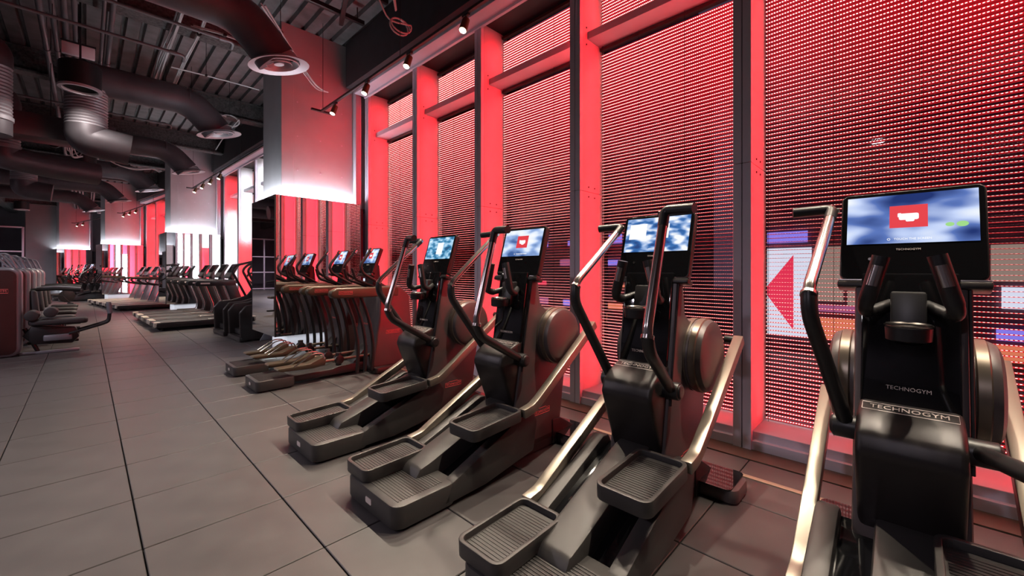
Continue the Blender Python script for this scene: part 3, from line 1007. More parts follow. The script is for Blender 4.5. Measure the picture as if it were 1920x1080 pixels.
elliptical(0.0, 'dark cross trainer at the right edge, nearest to the viewer, its console square-on', 0, R(7), R(-44), ph=1)
elliptical(1.06, 'dark cross trainer with pedals spread, second from the right edge', 1, R(7), R(-24))
elliptical(2.12, 'dark cross trainer with a grooved rear platform in full view, third from the right', 2, R(2), R(-29))
elliptical(3.18, 'dark cross trainer farthest from the viewer in the near row of four', 3, R(2), R(-27))

b = MB()
pts = [(2.72, 1.62, 0.006), (2.80, 1.55, 0.006), (2.92, 1.62, 0.006), (3.02, 1.50, 0.006), (3.06, 1.30, 0.006), (3.2, 1.2, 0.006)]
tag(ob('power_cable', MB().tube(fillet(pts, 0.1, 5), 0.006, 6).mesh('power_cable'), M_BLACK), 'thin black power cable lying on the floor between the near cross trainers', 'cable')


# ------------------------------------------------------------------ side-step trainers before the near column
def side_stepper(y, label, shot):
    root = thing('side_step_trainer', label, 'exercise machine', (1.27, y, 0), 0, 'side-step trainers before the mirror')
    bp = part('rear_platform', 'Splat', lambda m: m.prism(rrect(0, 0.40, -0.24, 0.24, 0.05), 0.012, 0.125, 'z'), M_SHELL, root, 0.012)

    def ribs(m):
        for k in range(16):
            yy = -0.20 + k * 0.026
            m.box(0.04, 0.36, yy, yy + 0.012, 0.124, 0.1285)
    rb = part('tread_ribs', 'Sribs', ribs, M_SHELL, bp)
    rb['kind'] = 'stuff'
    part('platform_mark', 'Smark', lambda m: m.prism(rrect(-0.03, 0.03, 0.055, 0.085, 0.008), -0.003, 0.001, 'x'), M_MARK, bp)
    part('base_rail', 'Srail', lambda m: m.prism([(0.38, 0.03), (1.35, 0.03), (1.35, 0.14), (0.95, 0.13), (0.86, 0.105), (0.38, 0.10)], -0.13, 0.13), M_SHELL, root, 0.01)
    part('cross_foot', 'Sfoot', lambda m: m.prism(rrect(1.30, 1.62, -0.40, 0.40, 0.04), 0.006, 0.08, 'z'), M_BODY, root, 0.012)
    hs = part('front_shell', 'Sshell', lambda m: m.prism([(1.30, 0.06), (1.86, 0.06), (1.90, 0.5), (1.86, 1.0), (1.72, 1.13), (1.42, 1.13), (1.40, 0.7)], -0.30, 0.30), M_SIDE_LIT, root, 0.03, bseg=3)
    text('brand_mark', MARK, 0.030, M_RMARK, hs, (1.60, -0.302, 0.52), (PI / 2, 0, 0))
    part('brand_frame', 'Sframe', lambda m: m.prism(strip([(1.50, 0.50), (1.70, 0.50), (1.70, 0.54), (1.50, 0.54), (1.50, 0.50)], 0.002), -0.3012, -0.3002), M_RMARK, hs)
    text('brand_mark', MARK, 0.030, M_RMARK, hs, (1.345, 0.0, 0.62), (PI / 2, 0, -PI / 2))
    for sg in (-1, 1):
        bm_ = part('arm_rest', ('Sbeam', sg), lambda m: m.prism([(0.72, 1.035), (0.76, 1.0), (1.62, 1.0), (1.62, 1.125), (0.80, 1.125), (0.73, 1.09)], sg * 0.37 - 0.055, sg * 0.37 + 0.055), M_TAN, root, 0.022, bseg=3)
        text('brand_mark', MARK, 0.026, M_RMARK, bm_, (0.90, sg * 0.37 - 0.0565, 1.065), (PI / 2, 0, 0))
        part('brand_frame', ('Sbf', sg), lambda m: m.prism(strip([(0.815, 1.048), (0.985, 1.048), (0.985, 1.083), (0.815, 1.083), (0.815, 1.048)], 0.0018), sg * 0.37 - 0.0566, sg * 0.37 - 0.0556), M_RMARK, bm_)
        for i, xx in enumerate((0.92, 1.02, 1.12)):
            part('curved_strut', ('Sstrut', sg, i), lambda m: m.tube(fillet([(xx, sg * 0.35, 1.01), (xx + 0.10, sg * 0.36, 0.75), (xx + 0.17, sg * 0.36, 0.40), (xx + 0.16, sg * 0.34, 0.06)], 0.3, 6), 0.022, 10), (M_BODY, M_GRIP, M_BODY)[i], root)
        # bent hand bars
        hb = part('hand_bar', ('Shand', sg), lambda m: m.tube(fillet([(1.55, sg * 0.24, 1.10), (1.20, sg * 0.25, 1.30), (1.17, sg * 0.24, 1.40), (1.32, sg * 0.22, 1.60)], 0.07, 5), 0.02, 12), M_GRIP, root)
        part('bar_cap', ('Scap', sg), lambda m: m.tube([(1.31, sg * 0.221, 1.585), (1.335, sg * 0.218, 1.62)], 0.027, 12), M_CHROME, hb)
        part('short_bar', ('Sshort', sg), lambda m: m.tube(fillet([(1.42, sg * 0.10, 1.12), (1.16, sg * 0.13, 1.22), (1.12, sg * 0.12, 1.36)], 0.05, 5), 0.018, 12), M_GRIP, root)
        # pedal with its hoop and link
        pd = part('pedal', ('Sped', sg), lambda m: m.prism([(0.20, 0.215), (0.25, 0.19), (0.60, 0.178), (0.73, 0.195), (0.745, 0.285), (0.70, 0.295), (0.55, 0.235), (0.22, 0.232)], sg * 0.17 - 0.075, sg * 0.17 + 0.075), M_TAN, root, 0.012)
        for i, dy in enumerate((-0.07, 0.07)):
            part('foot_hoop', ('Shoop', sg, i), lambda m: m.tube(fillet([(0.38, sg * 0.17 + dy, 0.225), (0.58, sg * 0.17 + dy, 0.35), (0.70, sg * 0.17 + dy, 0.345), (0.72, sg * 0.17 + dy, 0.27)], 0.05, 4), 0.008, 8), M_CHROME, pd)
        part('link_bar', ('Slink', sg), lambda m: m.tube([(0.68, sg * 0.17, 0.225), (1.40, sg * 0.17, 0.225)], 0.02, 12), M_BRONZE, root)
        part('link_knob', ('Sknob', sg), lambda m: (m.cyl((0.92, sg * 0.17 - 0.04, 0.225), (0.92, sg * 0.17 + 0.04, 0.225), 0.055, seg=20), m.cyl((0.92, sg * 0.17, 0.15), (0.92, sg * 0.17, 0.31), 0.035, seg=16)), M_BODY, root, 0.004)
    part('drive_arm', 'Sdrive', lambda m: m.prism([(1.10, 0.10), (1.30, 0.30), (1.42, 0.42), (1.46, 0.34), (1.24, 0.10)], -0.10, 0.10), M_GRIP, root, 0.01)
    console(root, (1.42, 0, 1.47), 0.36, 0.38, 0.37, shot, 'S')
    part('console_post', 'Spost', lambda m: m.prism([(1.40, 1.05), (1.55, 1.05), (1.52, 1.40), (1.46, 1.45)], -0.09, 0.09), M_BODY, root, 0.01)


side_stepper(5.30, 'dark red-lit side-step trainer with tan arm rests, nearer one of two before the mirror', 2)
side_stepper(6.27, 'dark red-lit side-step trainer with tan arm rests, right beside the mirrored column', 2)


# ------------------------------------------------------------------ treadmills
def treadmill(loc, rz, label, group, style):
    root = thing('treadmill', label, 'treadmill', loc, rz, group)
    side = M_BODY if style == 'A' else M_CREAM
    part('deck', ('Tdeck', style), lambda m: m.prism(rrect(0.0, 1.85, -0.44, 0.44, 0.05), 0.07, 0.175, 'z'), M_BODY, root, 0.02)
    part('belt', ('Tbelt', 1), lambda m: m.box(0.03, 1.62, -0.28, 0.28, 0.172, 0.181), M_TREAD, root)
    for sg in (-1, 1):
        part('foot_rail', ('Trail', style, sg), lambda m: m.box(0.02, 1.68, sg * 0.435, sg * 0.285, 0.173, 0.192), side if style == 'B' else M_SHELL, root, 0.008)
        part('rear_cap', ('Tcap', style, sg), lambda m: m.box(-0.015, 0.10, sg * 0.43, sg * 0.27, 0.09, 0.197), M_CREAM, root, 0.014)
        part('foot', ('Tfoot', sg), lambda m: m.cyl((0.12, sg * 0.36, 0.0), (0.12, sg * 0.36, 0.08), 0.03, seg=12), M_BLACK, root)
        part('front_foot', ('Tffoot', sg), lambda m: m.box(1.55, 1.75, sg * 0.40, sg * 0.30, 0.0, 0.08), M_BLACK, root)
        if style == 'A':
            up = part('upright', ('Tup', style, sg), lambda m: m.prism([(1.42, 0.18), (1.78, 0.18), (1.74, 0.35), (1.48, 1.10), (1.24, 1.10), (1.46, 0.45)], sg * 0.40 - 0.028, sg * 0.40 + 0.028), M_BODY, root, 0.012)
            part('chrome_edge', ('Tce', sg), lambda m: m.tube(fillet([(1.22, sg * 0.40, 1.06), (1.435, sg * 0.40, 0.42), (1.40, sg * 0.40, 0.20), (0.95, sg * 0.40, 0.20)], 0.06, 5), 0.012, 8), M_CHROME, up)
            part('hand_rail', ('Thr', style, sg), lambda m: m.prism([(0.70, 1.0), (0.74, 0.97), (1.50, 0.98), (1.50, 1.10), (0.76, 1.10), (0.71, 1.07)], sg * 0.40 - 0.035, sg * 0.40 + 0.035), M_GRIP, root, 0.012)
            part('rail_mark', ('Trm', sg), lambda m: m.box(0.80, 0.98, sg * 0.40 - 0.037, sg * 0.40 - 0.034, 1.02, 1.055), M_MARK, root)
        else:
            part('upright', ('Tup', style, sg), lambda m: m.prism([(1.20, 0.18), (1.36, 0.18), (1.66, 1.10), (1.50, 1.10)], sg * 0.40 - 0.03, sg * 0.40 + 0.03), M_SILVER, root, 0.012)
            part('hand_rail', ('Thr', style, sg), lambda m: m.box(0.80, 1.62, sg * 0.40 - 0.03, sg * 0.40 + 0.03, 1.02, 1.09), M_TAN, root, 0.014)
            part('rail_hoop', ('Thoop', sg), lambda m: m.tube(fillet([(1.40, sg * 0.40, 0.78), (0.80, sg * 0.40, 0.92), (0.72, sg * 0.40, 1.0), (0.80, sg * 0.40, 1.06)], 0.07, 5), 0.02, 10), M_GRIP, root)
    part('motor_hood', ('Thood', style), lambda m: m.prism([(1.60, 0.17), (1.98, 0.10), (1.96, 0.24), (1.70, 0.29), (1.60, 0.22)], -0.40, 0.40), M_BODY if style == 'A' else M_SILVER, root, 0.02)
    part('cross_bar', ('Tcross', style), lambda m: m.box(1.42, 1.56, -0.40, 0.40, 1.02, 1.11), M_GRIP, root, 0.015)
    cp = part('console', ('Tcon', style), lambda m: m.prism(rrect(-0.27, 0.27, -0.20, 0.20, 0.03), -0.05, 0.0, 'z'), M_BODY if style == 'A' else M_SILVER, root, 0.01, (1.50, 0, 1.34), panel_rot(0.52))
    part('display', ('Tdis', 1), lambda m: m.box(-0.24, 0.24, -0.05, 0.17, 0.0, 0.003), M_GLOSS, cp)
    part('key_pad', ('Tkey', 1), lambda m: m.box(-0.22, 0.22, -0.17, -0.07, 0.0, 0.004), M_SHELL, cp)
    part('console_post', ('Tpost', 1), lambda m: m.prism([(1.46, 1.05), (1.56, 1.05), (1.56, 1.30), (1.50, 1.30)], -0.12, 0.12), M_GRIP, root, 0.01)
    return root


def in_run(k, v, s):
    (ox, oy), th = run_frame(k)
    return (ox + v * math.cos(th) - s * math.sin(th), oy + v * math.sin(th) + s * math.cos(th), 0), th


NT = ['nearest', 'second', 'third', 'fourth', 'fifth']
for i, s in enumerate((5.3, 6.25, 7.2, 8.15)):
    loc, th = in_run(1, -0.78, s)
    treadmill(loc, th, 'black treadmill with chrome edges, %s in the row before the second column' % NT[i], 'black treadmills before the second column', 'A')
for i, s in enumerate((3.2, 4.2, 5.2, 6.2, 7.2)):
    loc, th = in_run(2, -0.62, s)
    treadmill(loc, th, 'treadmill with pale deck edges and silver uprights, %s in the row before the third column' % NT[i], 'pale-edged treadmills before the third column', 'B')
for i, s in enumerate((4.6, 5.7)):
    loc, th = in_run(3, -0.75, s)
    treadmill(loc, th, 'far black treadmill by the farthest column, %s of two' % ('nearer', 'farther')[i], 'far black treadmills', 'A')
for i, s in enumerate((1.6, 2.7, 3.7)):
    loc, th = in_run(3, -0.95, s)
    elliptical(0, 'far dark cross trainer behind the pale treadmills, %s of three' % ('nearest', 'middle one', 'farthest')[i], 2, R(2), R(-26), loc=loc, rz=th, group='far cross trainers')


# ------------------------------------------------------------------ stair climbers behind the near column
def climber(loc, rz, label):
    root = thing('stair_climber', label, 'exercise machine', loc, rz, 'stair climbers behind the near column')
    for sg in (-1, 1):
        part('side_panel', ('Cside', sg), lambda m: m.prism([(0.02, 0.02), (1.15, 0.02), (1.15, 1.05), (0.85, 1.10), (0.62, 0.78), (0.34, 0.70), (0.10, 0.68), (0.0, 0.55)], sg * 0.40, sg * 0.33), M_BODY, root, 0.025, bseg=3)
        part('flared_base', ('Cflare', sg), lambda m: m.prism([(0.32, 0.0), (1.20, 0.0), (1.20, 0.50), (0.95, 0.62), (0.62, 0.50), (0.48, 0.28)], sg * 0.44, sg * 0.402), M_SILVER, root, 0.012)
        rl = part('hand_rail', ('Crail', sg), lambda m: m.tube(fillet([(0.62, sg * 0.38, 0.74), (0.34, sg * 0.38, 1.34), (0.44, sg * 0.38, 1.46), (0.95, sg * 0.36, 1.60), (1.10, sg * 0.30, 1.56)], 0.12, 6), 0.024, 12), M_GRIP, root)
        part('rail_edge', ('Credge', sg), lambda m: m.tube(fillet([(0.63, sg * 0.405, 0.76), (0.36, sg * 0.405, 1.33)], 0.1, 3), 0.008, 8), M_CHROME, rl)
        part('lower_rail', ('Clow', sg), lambda m: m.tube(fillet([(0.90, sg * 0.38, 0.90), (0.62, sg * 0.39, 1.16), (0.66, sg * 0.38, 1.26), (1.05, sg * 0.32, 1.36)], 0.08, 5), 0.02, 10), M_GRIP, root)
    for i in range(4):
        part('step', ('Cstep', i), lambda m: m.box(0.10 + i * 0.17, 0.34 + i * 0.17, -0.32, 0.32, 0.10 + i * 0.16, 0.20 + i * 0.16), M_GRIP, root, 0.008)
    part('drive_box', 'Cdrive', lambda m: m.prism([(0.5, 0.02), (1.10, 0.02), (1.10, 1.0), (0.86, 1.05)], -0.33, 0.33), M_BODY, root, 0.02)
    part('rear_lip', 'Clip', lambda m: m.box(0.0, 0.10, -0.40, 0.40, 0.0, 0.10), M_BODY, root, 0.02)
    part('mast', 'Cmast', lambda m: m.prism([(0.92, 1.0), (1.10, 1.0), (1.18, 1.45), (1.08, 1.45)], -0.16, 0.16), M_BODY, root, 0.015)
    cp = part('console', 'Ccon', lambda m: m.prism(rrect(-0.24, 0.24, -0.17, 0.17, 0.03), -0.05, 0.0, 'z'), M_BODY, root, 0.01, (1.08, 0, 1.50), panel_rot(0.4))
    part('display', 'Cdis', lambda m: m.box(-0.20, 0.20, -0.08, 0.14, 0.0, 0.003), M_GLOSS, cp)


loc, th = in_run(1, 0.04, 2.35)
climber(loc, th, 'black stair climber with curved hand rails, beside the near mirrored column')
loc, th = in_run(1, 0.04, 3.45)
climber(loc, th, 'black stair climber with curved hand rails, next to the black treadmills')


# ------------------------------------------------------------------ strength machines on the left
def tower(loc, label, seat):
    root = thing('weight_machine', label, 'weight machine', loc, 0, 'weight machines along the left')
    # a thick shroud: maroon faces, silver rounded edge
    part('shroud_face', 'Wface', lambda m: m.prism(rrect(-0.92, -0.05, 0.05, 1.34, 0.09, 5), -0.02, 0.0, 'y'), M_MAROON, root, 0.004)
    part('shroud_edge', 'Wedge', lambda m: m.prism(rrect(-0.98, 0.0, 0.0, 1.39, 0.13, 6), 0.0, 0.30, 'y'), M_SILVER, root, 0.05, bseg=4)
    part('shroud_foot', 'Wfoot', lambda m: m.box(-0.95, -0.03, 0.02, 0.28, 0.0, 0.02), M_BLACK, root)
    text('brand_mark', MARK, 0.05, M_RMARK, root, (-0.30, -0.0215, 1.02), (PI / 2, 0, 0))
    part('brand_frame', 'Wframe', lambda m: m.prism(strip([(-0.47, 0.99), (-0.13, 0.99), (-0.13, 1.05), (-0.47, 1.05), (-0.47, 0.99)], 0.004), -0.0222, -0.0202), M_RMARK, root)
    for zz in (0.14, 1.15):
        part('stud', 'Wstud', lambda m: m.cyl((0, -0.02, 0), (0, -0.027, 0), 0.016, seg=10), M_CHROME, root, 0, (-0.22, 0, zz))
    for i in range(3):
        part('top_frame', ('Wtop', i), lambda m: m.tube(fillet([(-0.75 + 0.22 * i, 0.15, 1.36), (-0.72 + 0.20 * i, 0.15, 1.58), (-0.30 + 0.08 * i, 0.15, 1.60), (-0.12 + 0.03 * i, 0.15, 1.37)], 0.06, 4), 0.016, 8), M_SILVER, root)
    if seat == 0:
        sb = part('seat_beam', 'Wbeam', lambda m: m.prism([(0.0, 0.30), (0.10, 0.46), (0.58, 0.40), (0.62, 0.24), (0.54, 0.14), (0.12, 0.16)], 0.06, 0.24), M_GRIP, root, 0.02)
        part('seat_pad', 'Wseat', lambda m: m.prism(rrect(0.06, 0.72, 0.0, 0.34, 0.10), 0.46, 0.55, 'z'), M_PAD, root, 0.03, bseg=3)
        part('pad_roll', 'Wroll', lambda m: m.cyl((0.10, -0.02, 0.62), (0.10, 0.34, 0.62), 0.08, seg=18), M_PAD, root, 0.02)
        part('pad_roll', 'Wroll2', lambda m: m.cyl((0.30, 0.02, 0.66), (0.30, 0.36, 0.66), 0.08, seg=18), M_PAD, root, 0.02)
        for dy in (0.02, 0.30):
            lv = part('lever', ('Wlev', dy), lambda m: m.tube(fillet([(0.50, dy, 0.30), (0.88, dy, 0.42), (0.97, dy, 0.46), (0.985, dy, 0.62), (0.97, dy, 0.78)], 0.07, 5), 0.022, 10), M_GRIP, root)
            part('lever_grip', ('Wlevg', dy), lambda m: m.tube([(0.985, dy, 0.60), (0.97, dy, 0.78)], 0.032, 12), M_SILVER, lv)
        part('front_leg', 'Wleg', lambda m: m.tube([(0.02, 0.15, 0.42), (0.16, 0.15, 0.04)], 0.028, 10), M_GRIP, root)
        part('floor_bar', 'Wbar', lambda m: m.box(-0.05, 0.62, 0.10, 0.17, 0.0, 0.045), M_SILVER, root, 0.01)
        part('side_plate', 'Wplate', lambda m: m.box(0.22, 0.54, 0.03, 0.28, 0.20, 0.30), M_SILVER, root, 0.02)
    else:
        part('seat_pad', 'Wseatb', lambda m: m.prism(rrect(0.10, 0.56, 0.02, 0.34, 0.09), 0.42, 0.50, 'z'), M_PAD, root, 0.03, bseg=3)
        part('seat_post', 'Wpostb', lambda m: m.box(0.26, 0.38, 0.12, 0.24, 0.0, 0.42), M_GRIP, root, 0.01)
        part('arm_bar', 'Warmb', lambda m: m.tube(fillet([(-0.02, 0.18, 0.98), (0.30, 0.18, 1.0), (0.62, 0.18, 0.96)], 0.1, 4), 0.03, 10), M_SILVER if seat == 2 else M_GRIP, root)
        part('floor_bar', 'Wbarb', lambda m: m.box(-0.05, 0.60, 0.14, 0.22, 0.0, 0.045), M_GRIP, root, 0.01)
        part('back_pad', 'Wbackb', lambda m: m.prism([(0.02, 0.52), (0.11, 0.52), (0.07, 0.98), (-0.01, 0.98)], 0.04, 0.32), M_PAD, root, 0.03, bseg=3)


tower((-0.70, 9.9, 0), 'maroon and silver weight machine at the left edge, nearest, with a padded seat and lever', 0)
for i, (u, sk) in enumerate(((11.25, 1), (12.5, 2), (13.7, 1), (14.9, 1))):
    tower((-0.70, u, 0), 'maroon and silver weight machine at the left, %s behind the nearest' % ('first', 'second', 'third', 'last')[i], sk)

# a tall silver training frame in the left half, seen in the mirror of the near column
t = thing('training_frame', 'tall silver frame with a padded bench, seen in the near mirror', 'exercise machine', (-3.2, 13.0, 0), 0.3)
for i, xx in enumerate((-0.4, 0.4)):
    part('upright', ('Fup', i), lambda m: m.tube(fillet([(xx, -0.5, 0.03), (xx * 0.8, 0, 0.9), (xx * 0.8, 0, 2.1), (xx * 0.8, 0.4, 2.15)], 0.2, 5), 0.035, 10), M_SILVER, t)
    part('floor_bar', ('Fbar', i), lambda m: m.tube([(xx, -0.6, 0.03), (xx, 0.6, 0.03)], 0.03, 8), M_SILVER, t)
part('top_bar', 'Ftop', lambda m: m.tube([(-0.4, 0, 2.05), (0.4, 0, 2.05)], 0.025, 8), M_SILVER, t)
part('bench', 'Fbench', lambda m: m.prism(rrect(-0.16, 0.16, -0.5, 0.5, 0.05), 0.45, 0.53, 'z'), M_PAD, t, 0.02)
part('bench_leg', 'Fbleg', lambda m: m.box(-0.05, 0.05, -0.1, 0.1, 0.03, 0.46), M_SILVER, t)

# an exercise bike far off beyond the weight machines
t = thing('exercise_bike', 'small dark exercise bike far down the aisle on the left', 'exercise machine', (-1.25, 24.0, 0), 0.2)
part('saddle', 'Bsad', lambda m: m.prism([(-0.14, 0.0), (-0.12, 0.11), (0.0, 0.06), (0.16, 0.03), (0.16, -0.03), (0.0, -0.06), (-0.12, -0.11)], 1.0, 1.09, 'z'), M_PAD, t, 0.02)
part('frame', 'Bfr', lambda m: (m.tube([(0, 0, 1.0), (0.2, 0, 0.4), (0.6, 0, 0.35), (0.72, 0, 1.05)], 0.04, 10)), M_GRIP, t)
part('flywheel', 'Bfly', lambda m: m.cyl((0.72, -0.03, 0.32), (0.72, 0.03, 0.32), 0.24, seg=24), M_BODY, t, 0.01)
part('handle_bar', 'Bhb', lambda m: m.tube([(0.62, -0.22, 1.12), (0.76, -0.12, 1.06), (0.76, 0.12, 1.06), (0.62, 0.22, 1.12)], 0.018, 8), M_GRIP, t)
part('rear_foot', 'Brf', lambda m: m.box(0.02, 0.10, -0.28, 0.28, 0.0, 0.06), M_GRIP, t, 0.01)
part('front_foot', 'Bff', lambda m: m.box(0.78, 0.86, -0.28, 0.28, 0.0, 0.06), M_GRIP, t, 0.01)
part('stem', 'Bst', lambda m: (m.tube([(0.2, 0, 0.4), (0.06, 0, 0.05)], 0.035, 8), m.tube([(0.6, 0, 0.35), (0.82, 0, 0.05)], 0.035, 8)), M_GRIP, t)

# glazed partition on the left at the far end
g = bpy.data.objects.new('wall_partition', None)
COL.objects.link(g)
g['kind'] = 'structure'
for i in range(9):
    part('post', 'Gpost', lambda m: m.box(-0.04, 0.04, -0.04, 0.04, 0, 3.6), M_FRAME, g, 0.004, (-9 + i * 0.84, 33.0, 0))
for zz in (0.05, 1.2, 2.3, 3.55):
    part('rail', 'Grail', lambda m: m.box(-9, -2.3, -0.04, 0.04, 0, 0.07), M_FRAME, g, 0.004, (0, 33.0, zz))
for i in range(8):
    part('pane', 'Gpane', lambda m: m.box(0.05, 0.79, -0.004, 0.004, 0.1, 3.5), M_GLASS, g, 0, (-9 + i * 0.84, 33.0, 0))
b = MB()
b.box(-2.2, 0.2, 33.0, 33.2, 0, DECK_Z)
struct('wall_far_panel', b.mesh('wall_far_panel', smooth=False), M_GREYW)


# ------------------------------------------------------------------ ducts, pipes and cables under the deck
def diffuser(parent, c, r, tilt=0.0):
    d = part('diffuser', ('dif', round(r, 3)), lambda m: m.lathe([(r * 0.62, 0.10), (r * 0.70, 0.03), (r, -0.02), (r * 1.02, -0.035), (r * 0.96, -0.03), (r * 0.72, -0.005)], seg=32), M_DIFF, parent, 0, c, (0, tilt, 0))
    for q in (0.56, 0.36):
        part('ring', ('difr', round(r * q, 3)), lambda m: m.lathe([(r * q, 0.04), (r * q * 1.22, -0.025), (r * q * 1.16, -0.03), (r * q * 0.94, 0.035)], seg=28, close=True), M_DIFF, d)
    part('cone', ('difc', round(r, 3)), lambda m: m.lathe([(0.0, -0.01), (r * 0.17, -0.02), (r * 0.15, 0.03), (0.0, 0.04)], seg=18), M_DIFF, d)
    part('vanes', ('difv', round(r, 3)), lambda m: (m.box(-r * 0.55, r * 0.55, -0.006, 0.006, 0.035, 0.05), m.box(-0.006, 0.006, -r * 0.55, r * 0.55, 0.035, 0.05)), M_BLACK, d)


def duct(y, z, x0, x1, r, label, drop=0.42, riser=None):
    t = thing('air_duct', label, 'air duct', (0, 0, 0), 0, 'air ducts under the deck')
    path = fillet([(x0, y, z), (x1, y, z), (x1 + drop * 0.9, y, z - drop)], 0.3, 8)
    part('pipe', ('duct', y, z), lambda m: m.tube(path, r, 28, cap=True), M_DUCT, t)
    e = path[-1]
    diffuser(t, (e.x + 0.03, e.y, e.z - 0.03), r * 1.42, R(-12))
    n = int((x1 - x0) / 1.2)
    for i in range(n + 1):
        xx = x1 - 0.05 - i * 1.2
        part('seam', ('dseam', r), lambda m: m.lathe([(r + 0.001, -0.012), (r + 0.006, -0.008), (r + 0.006, 0.008), (r + 0.001, 0.012)], axis='x', seg=28), M_DUCT, t, 0, (xx, y, z))
        if i < 3:
            part('hanger', ('dhang', r, z), lambda m: m.tube([(0, 0, r), (0, 0, DECK_Z - z)], 0.005, 6), M_TRACK, t, 0, (xx - 0.3, y, z))
    if riser:
        rx, rz0, rz1 = riser
        rr = r * 1.02

        def flex(m):
            zz = rz0
            prof = []
            k = 0
            while zz <= rz1:
                prof.append((rr * (1.0 if k % 2 else 0.95), zz))
                zz += 0.022
                k += 1
            m.lathe(prof, seg=28)
        part('flexible_riser', ('flex', y), flex, M_FLEX, t, 0, (rx, y, 0))
        low = fillet([(rx, y, rz0 + 0.02), (rx, y, rz0 - 0.18), (rx + 0.5, y, rz0 - 0.24)], 0.2, 6)
        part('lower_elbow', ('lelb', y), lambda m: m.tube(low, rr * 0.99, 28), M_DUCT, t)


duct(5.62, 4.36, -4.5, 1.25, 0.235, 'large dark round duct at the top, ending in a ringed diffuser before the near column')
duct(9.2, 4.34, 0.05, 1.30, 0.24, 'dark round duct with a ribbed riser, its diffuser left of the near column', riser=(0.0, 3.55, 4.3))
duct(13.2, 4.32, -4.5, 1.40, 0.24, 'dark round duct whose diffuser hangs before the second column')
duct(16.9, 4.30, -1.1, 0.95, 0.24, 'dark round duct with an elbow, reaching towards the second column', riser=(-1.15, 3.7, 4.25))
duct(20.4, 4.30, -4.5, 0.40, 0.24, 'dark round duct running to the pale column boards, fifth along the room')
duct(24.3, 4.30, -4.5, -0.2, 0.24, 'dark round duct farthest along the room')
# ribbed drops at the upper left
for i, (x, y, z0, z1, r) in enumerate(((-0.90, 8.9, 3.40, 4.12, 0.20), (-0.95, 10.6, 3.35, 3.95, 0.20), (-1.9, 16.0, 3.3, 4.1, 0.22))):
    t = thing('flexible_duct', 'ribbed grey flexible duct bending down at the upper left, %s of three' % ('nearest', 'middle one', 'farthest')[i], 'air duct', (x, y, 0), 0, 'flexible ducts')

    def flex2(m):
        zz, k, prof = z0, 0, []
        while zz <= z1:
            prof.append((r * (1.0 if k % 2 else 0.94), zz))
            zz += 0.024
            k += 1
        m.lathe(prof, seg=26)
    part('ribbed_sleeve', ('fx2', i), flex2, M_FLEX, t)
    part('elbow', ('fx2e', i), lambda m: m.tube(fillet([(0, 0, z1 - 0.02), (0, 0, z1 + 0.22), (-0.9, -0.2, z1 + 0.30), (-3.0, -0.2, z1 + 0.30)], 0.26, 7), r * 1.02, 26), M_DUCT, t)
    part('band', ('fx2b', i), lambda m: m.lathe([(r * 1.0, z0 - 0.03), (r * 1.05, z0 - 0.02), (r * 1.05, z0 + 0.03), (r, z0 + 0.04)], seg=26), M_FLEX, t)
    part('lower_duct', ('fx2l', i), lambda m: m.tube(fillet([(0, 0, z0 + 0.02), (0, 0, z0 - 0.16), (0.6, 0.25, z0 - 0.2), (1.1, 0.4, z0 - 0.2)] if i == 1 else [(0, 0, z0 + 0.02), (0, 0, z0 - 0.22)], 0.18, 5), r * 0.99, 24), M_DUCT, t)
# boxed trunk across the room
b = MB()
b.box(-8.9, 0.35, 9.75, 10.25, 3.42, 3.78)
t = thing('trunk_duct', 'boxed purple-grey trunk duct crossing under the ribbed drops at the left', 'air duct', (0, 0, 0))
ob('box', b.mesh('box', bevel=0.01), M_DUCT, t)
for i in range(7):
    part('flange', 'trfl', lambda m: m.box(-0.015, 0.015, 9.735, 10.265, 3.405, 3.795), M_DUCT, t, 0, (0.2 - i * 1.2, 0, 0))
part('hanger', 'trhang', lambda m: m.tube([(-0.4, 10.0, 3.78), (-0.4, 10.0, DECK_Z)], 0.006, 6), M_TRACK, t)

PW = ['leftmost', 'second from the left', 'third from the left', 'fourth from the left', 'fifth from the left', 'rightmost']
for i, (x, r) in enumerate(((-0.42, 0.034), (-0.31, 0.030), (-0.20, 0.030), (-0.11, 0.026), (0.16, 0.020), (0.24, 0.030))):
    z = 4.72 + 0.02 * (i % 2)
    t = thing('ceiling_pipe', 'grey pipe running along the aisle under the deck, %s' % PW[i], 'pipe', (x, 0, z), 0, 'pipes along the aisle')
    part('pipe', ('pipe', r), lambda m: m.tube([(0, -3.9, 0), (0, 36, 0)], r, 12), M_PIPE, t)
    for yy in (6.5, 9.5, 12.5, 18.5):
        part('coupling', ('pcoup', r), lambda m: m.tube([(0, -0.06, 0), (0, 0.06, 0)], r * 1.25, 12), M_PIPE, t, 0, (0, yy, 0))
    part('hanger', ('phang', i), lambda m: m.tube([(0, 9.4, r), (0, 9.4, DECK_Z - z)], 0.004, 6), M_TRACK, t)
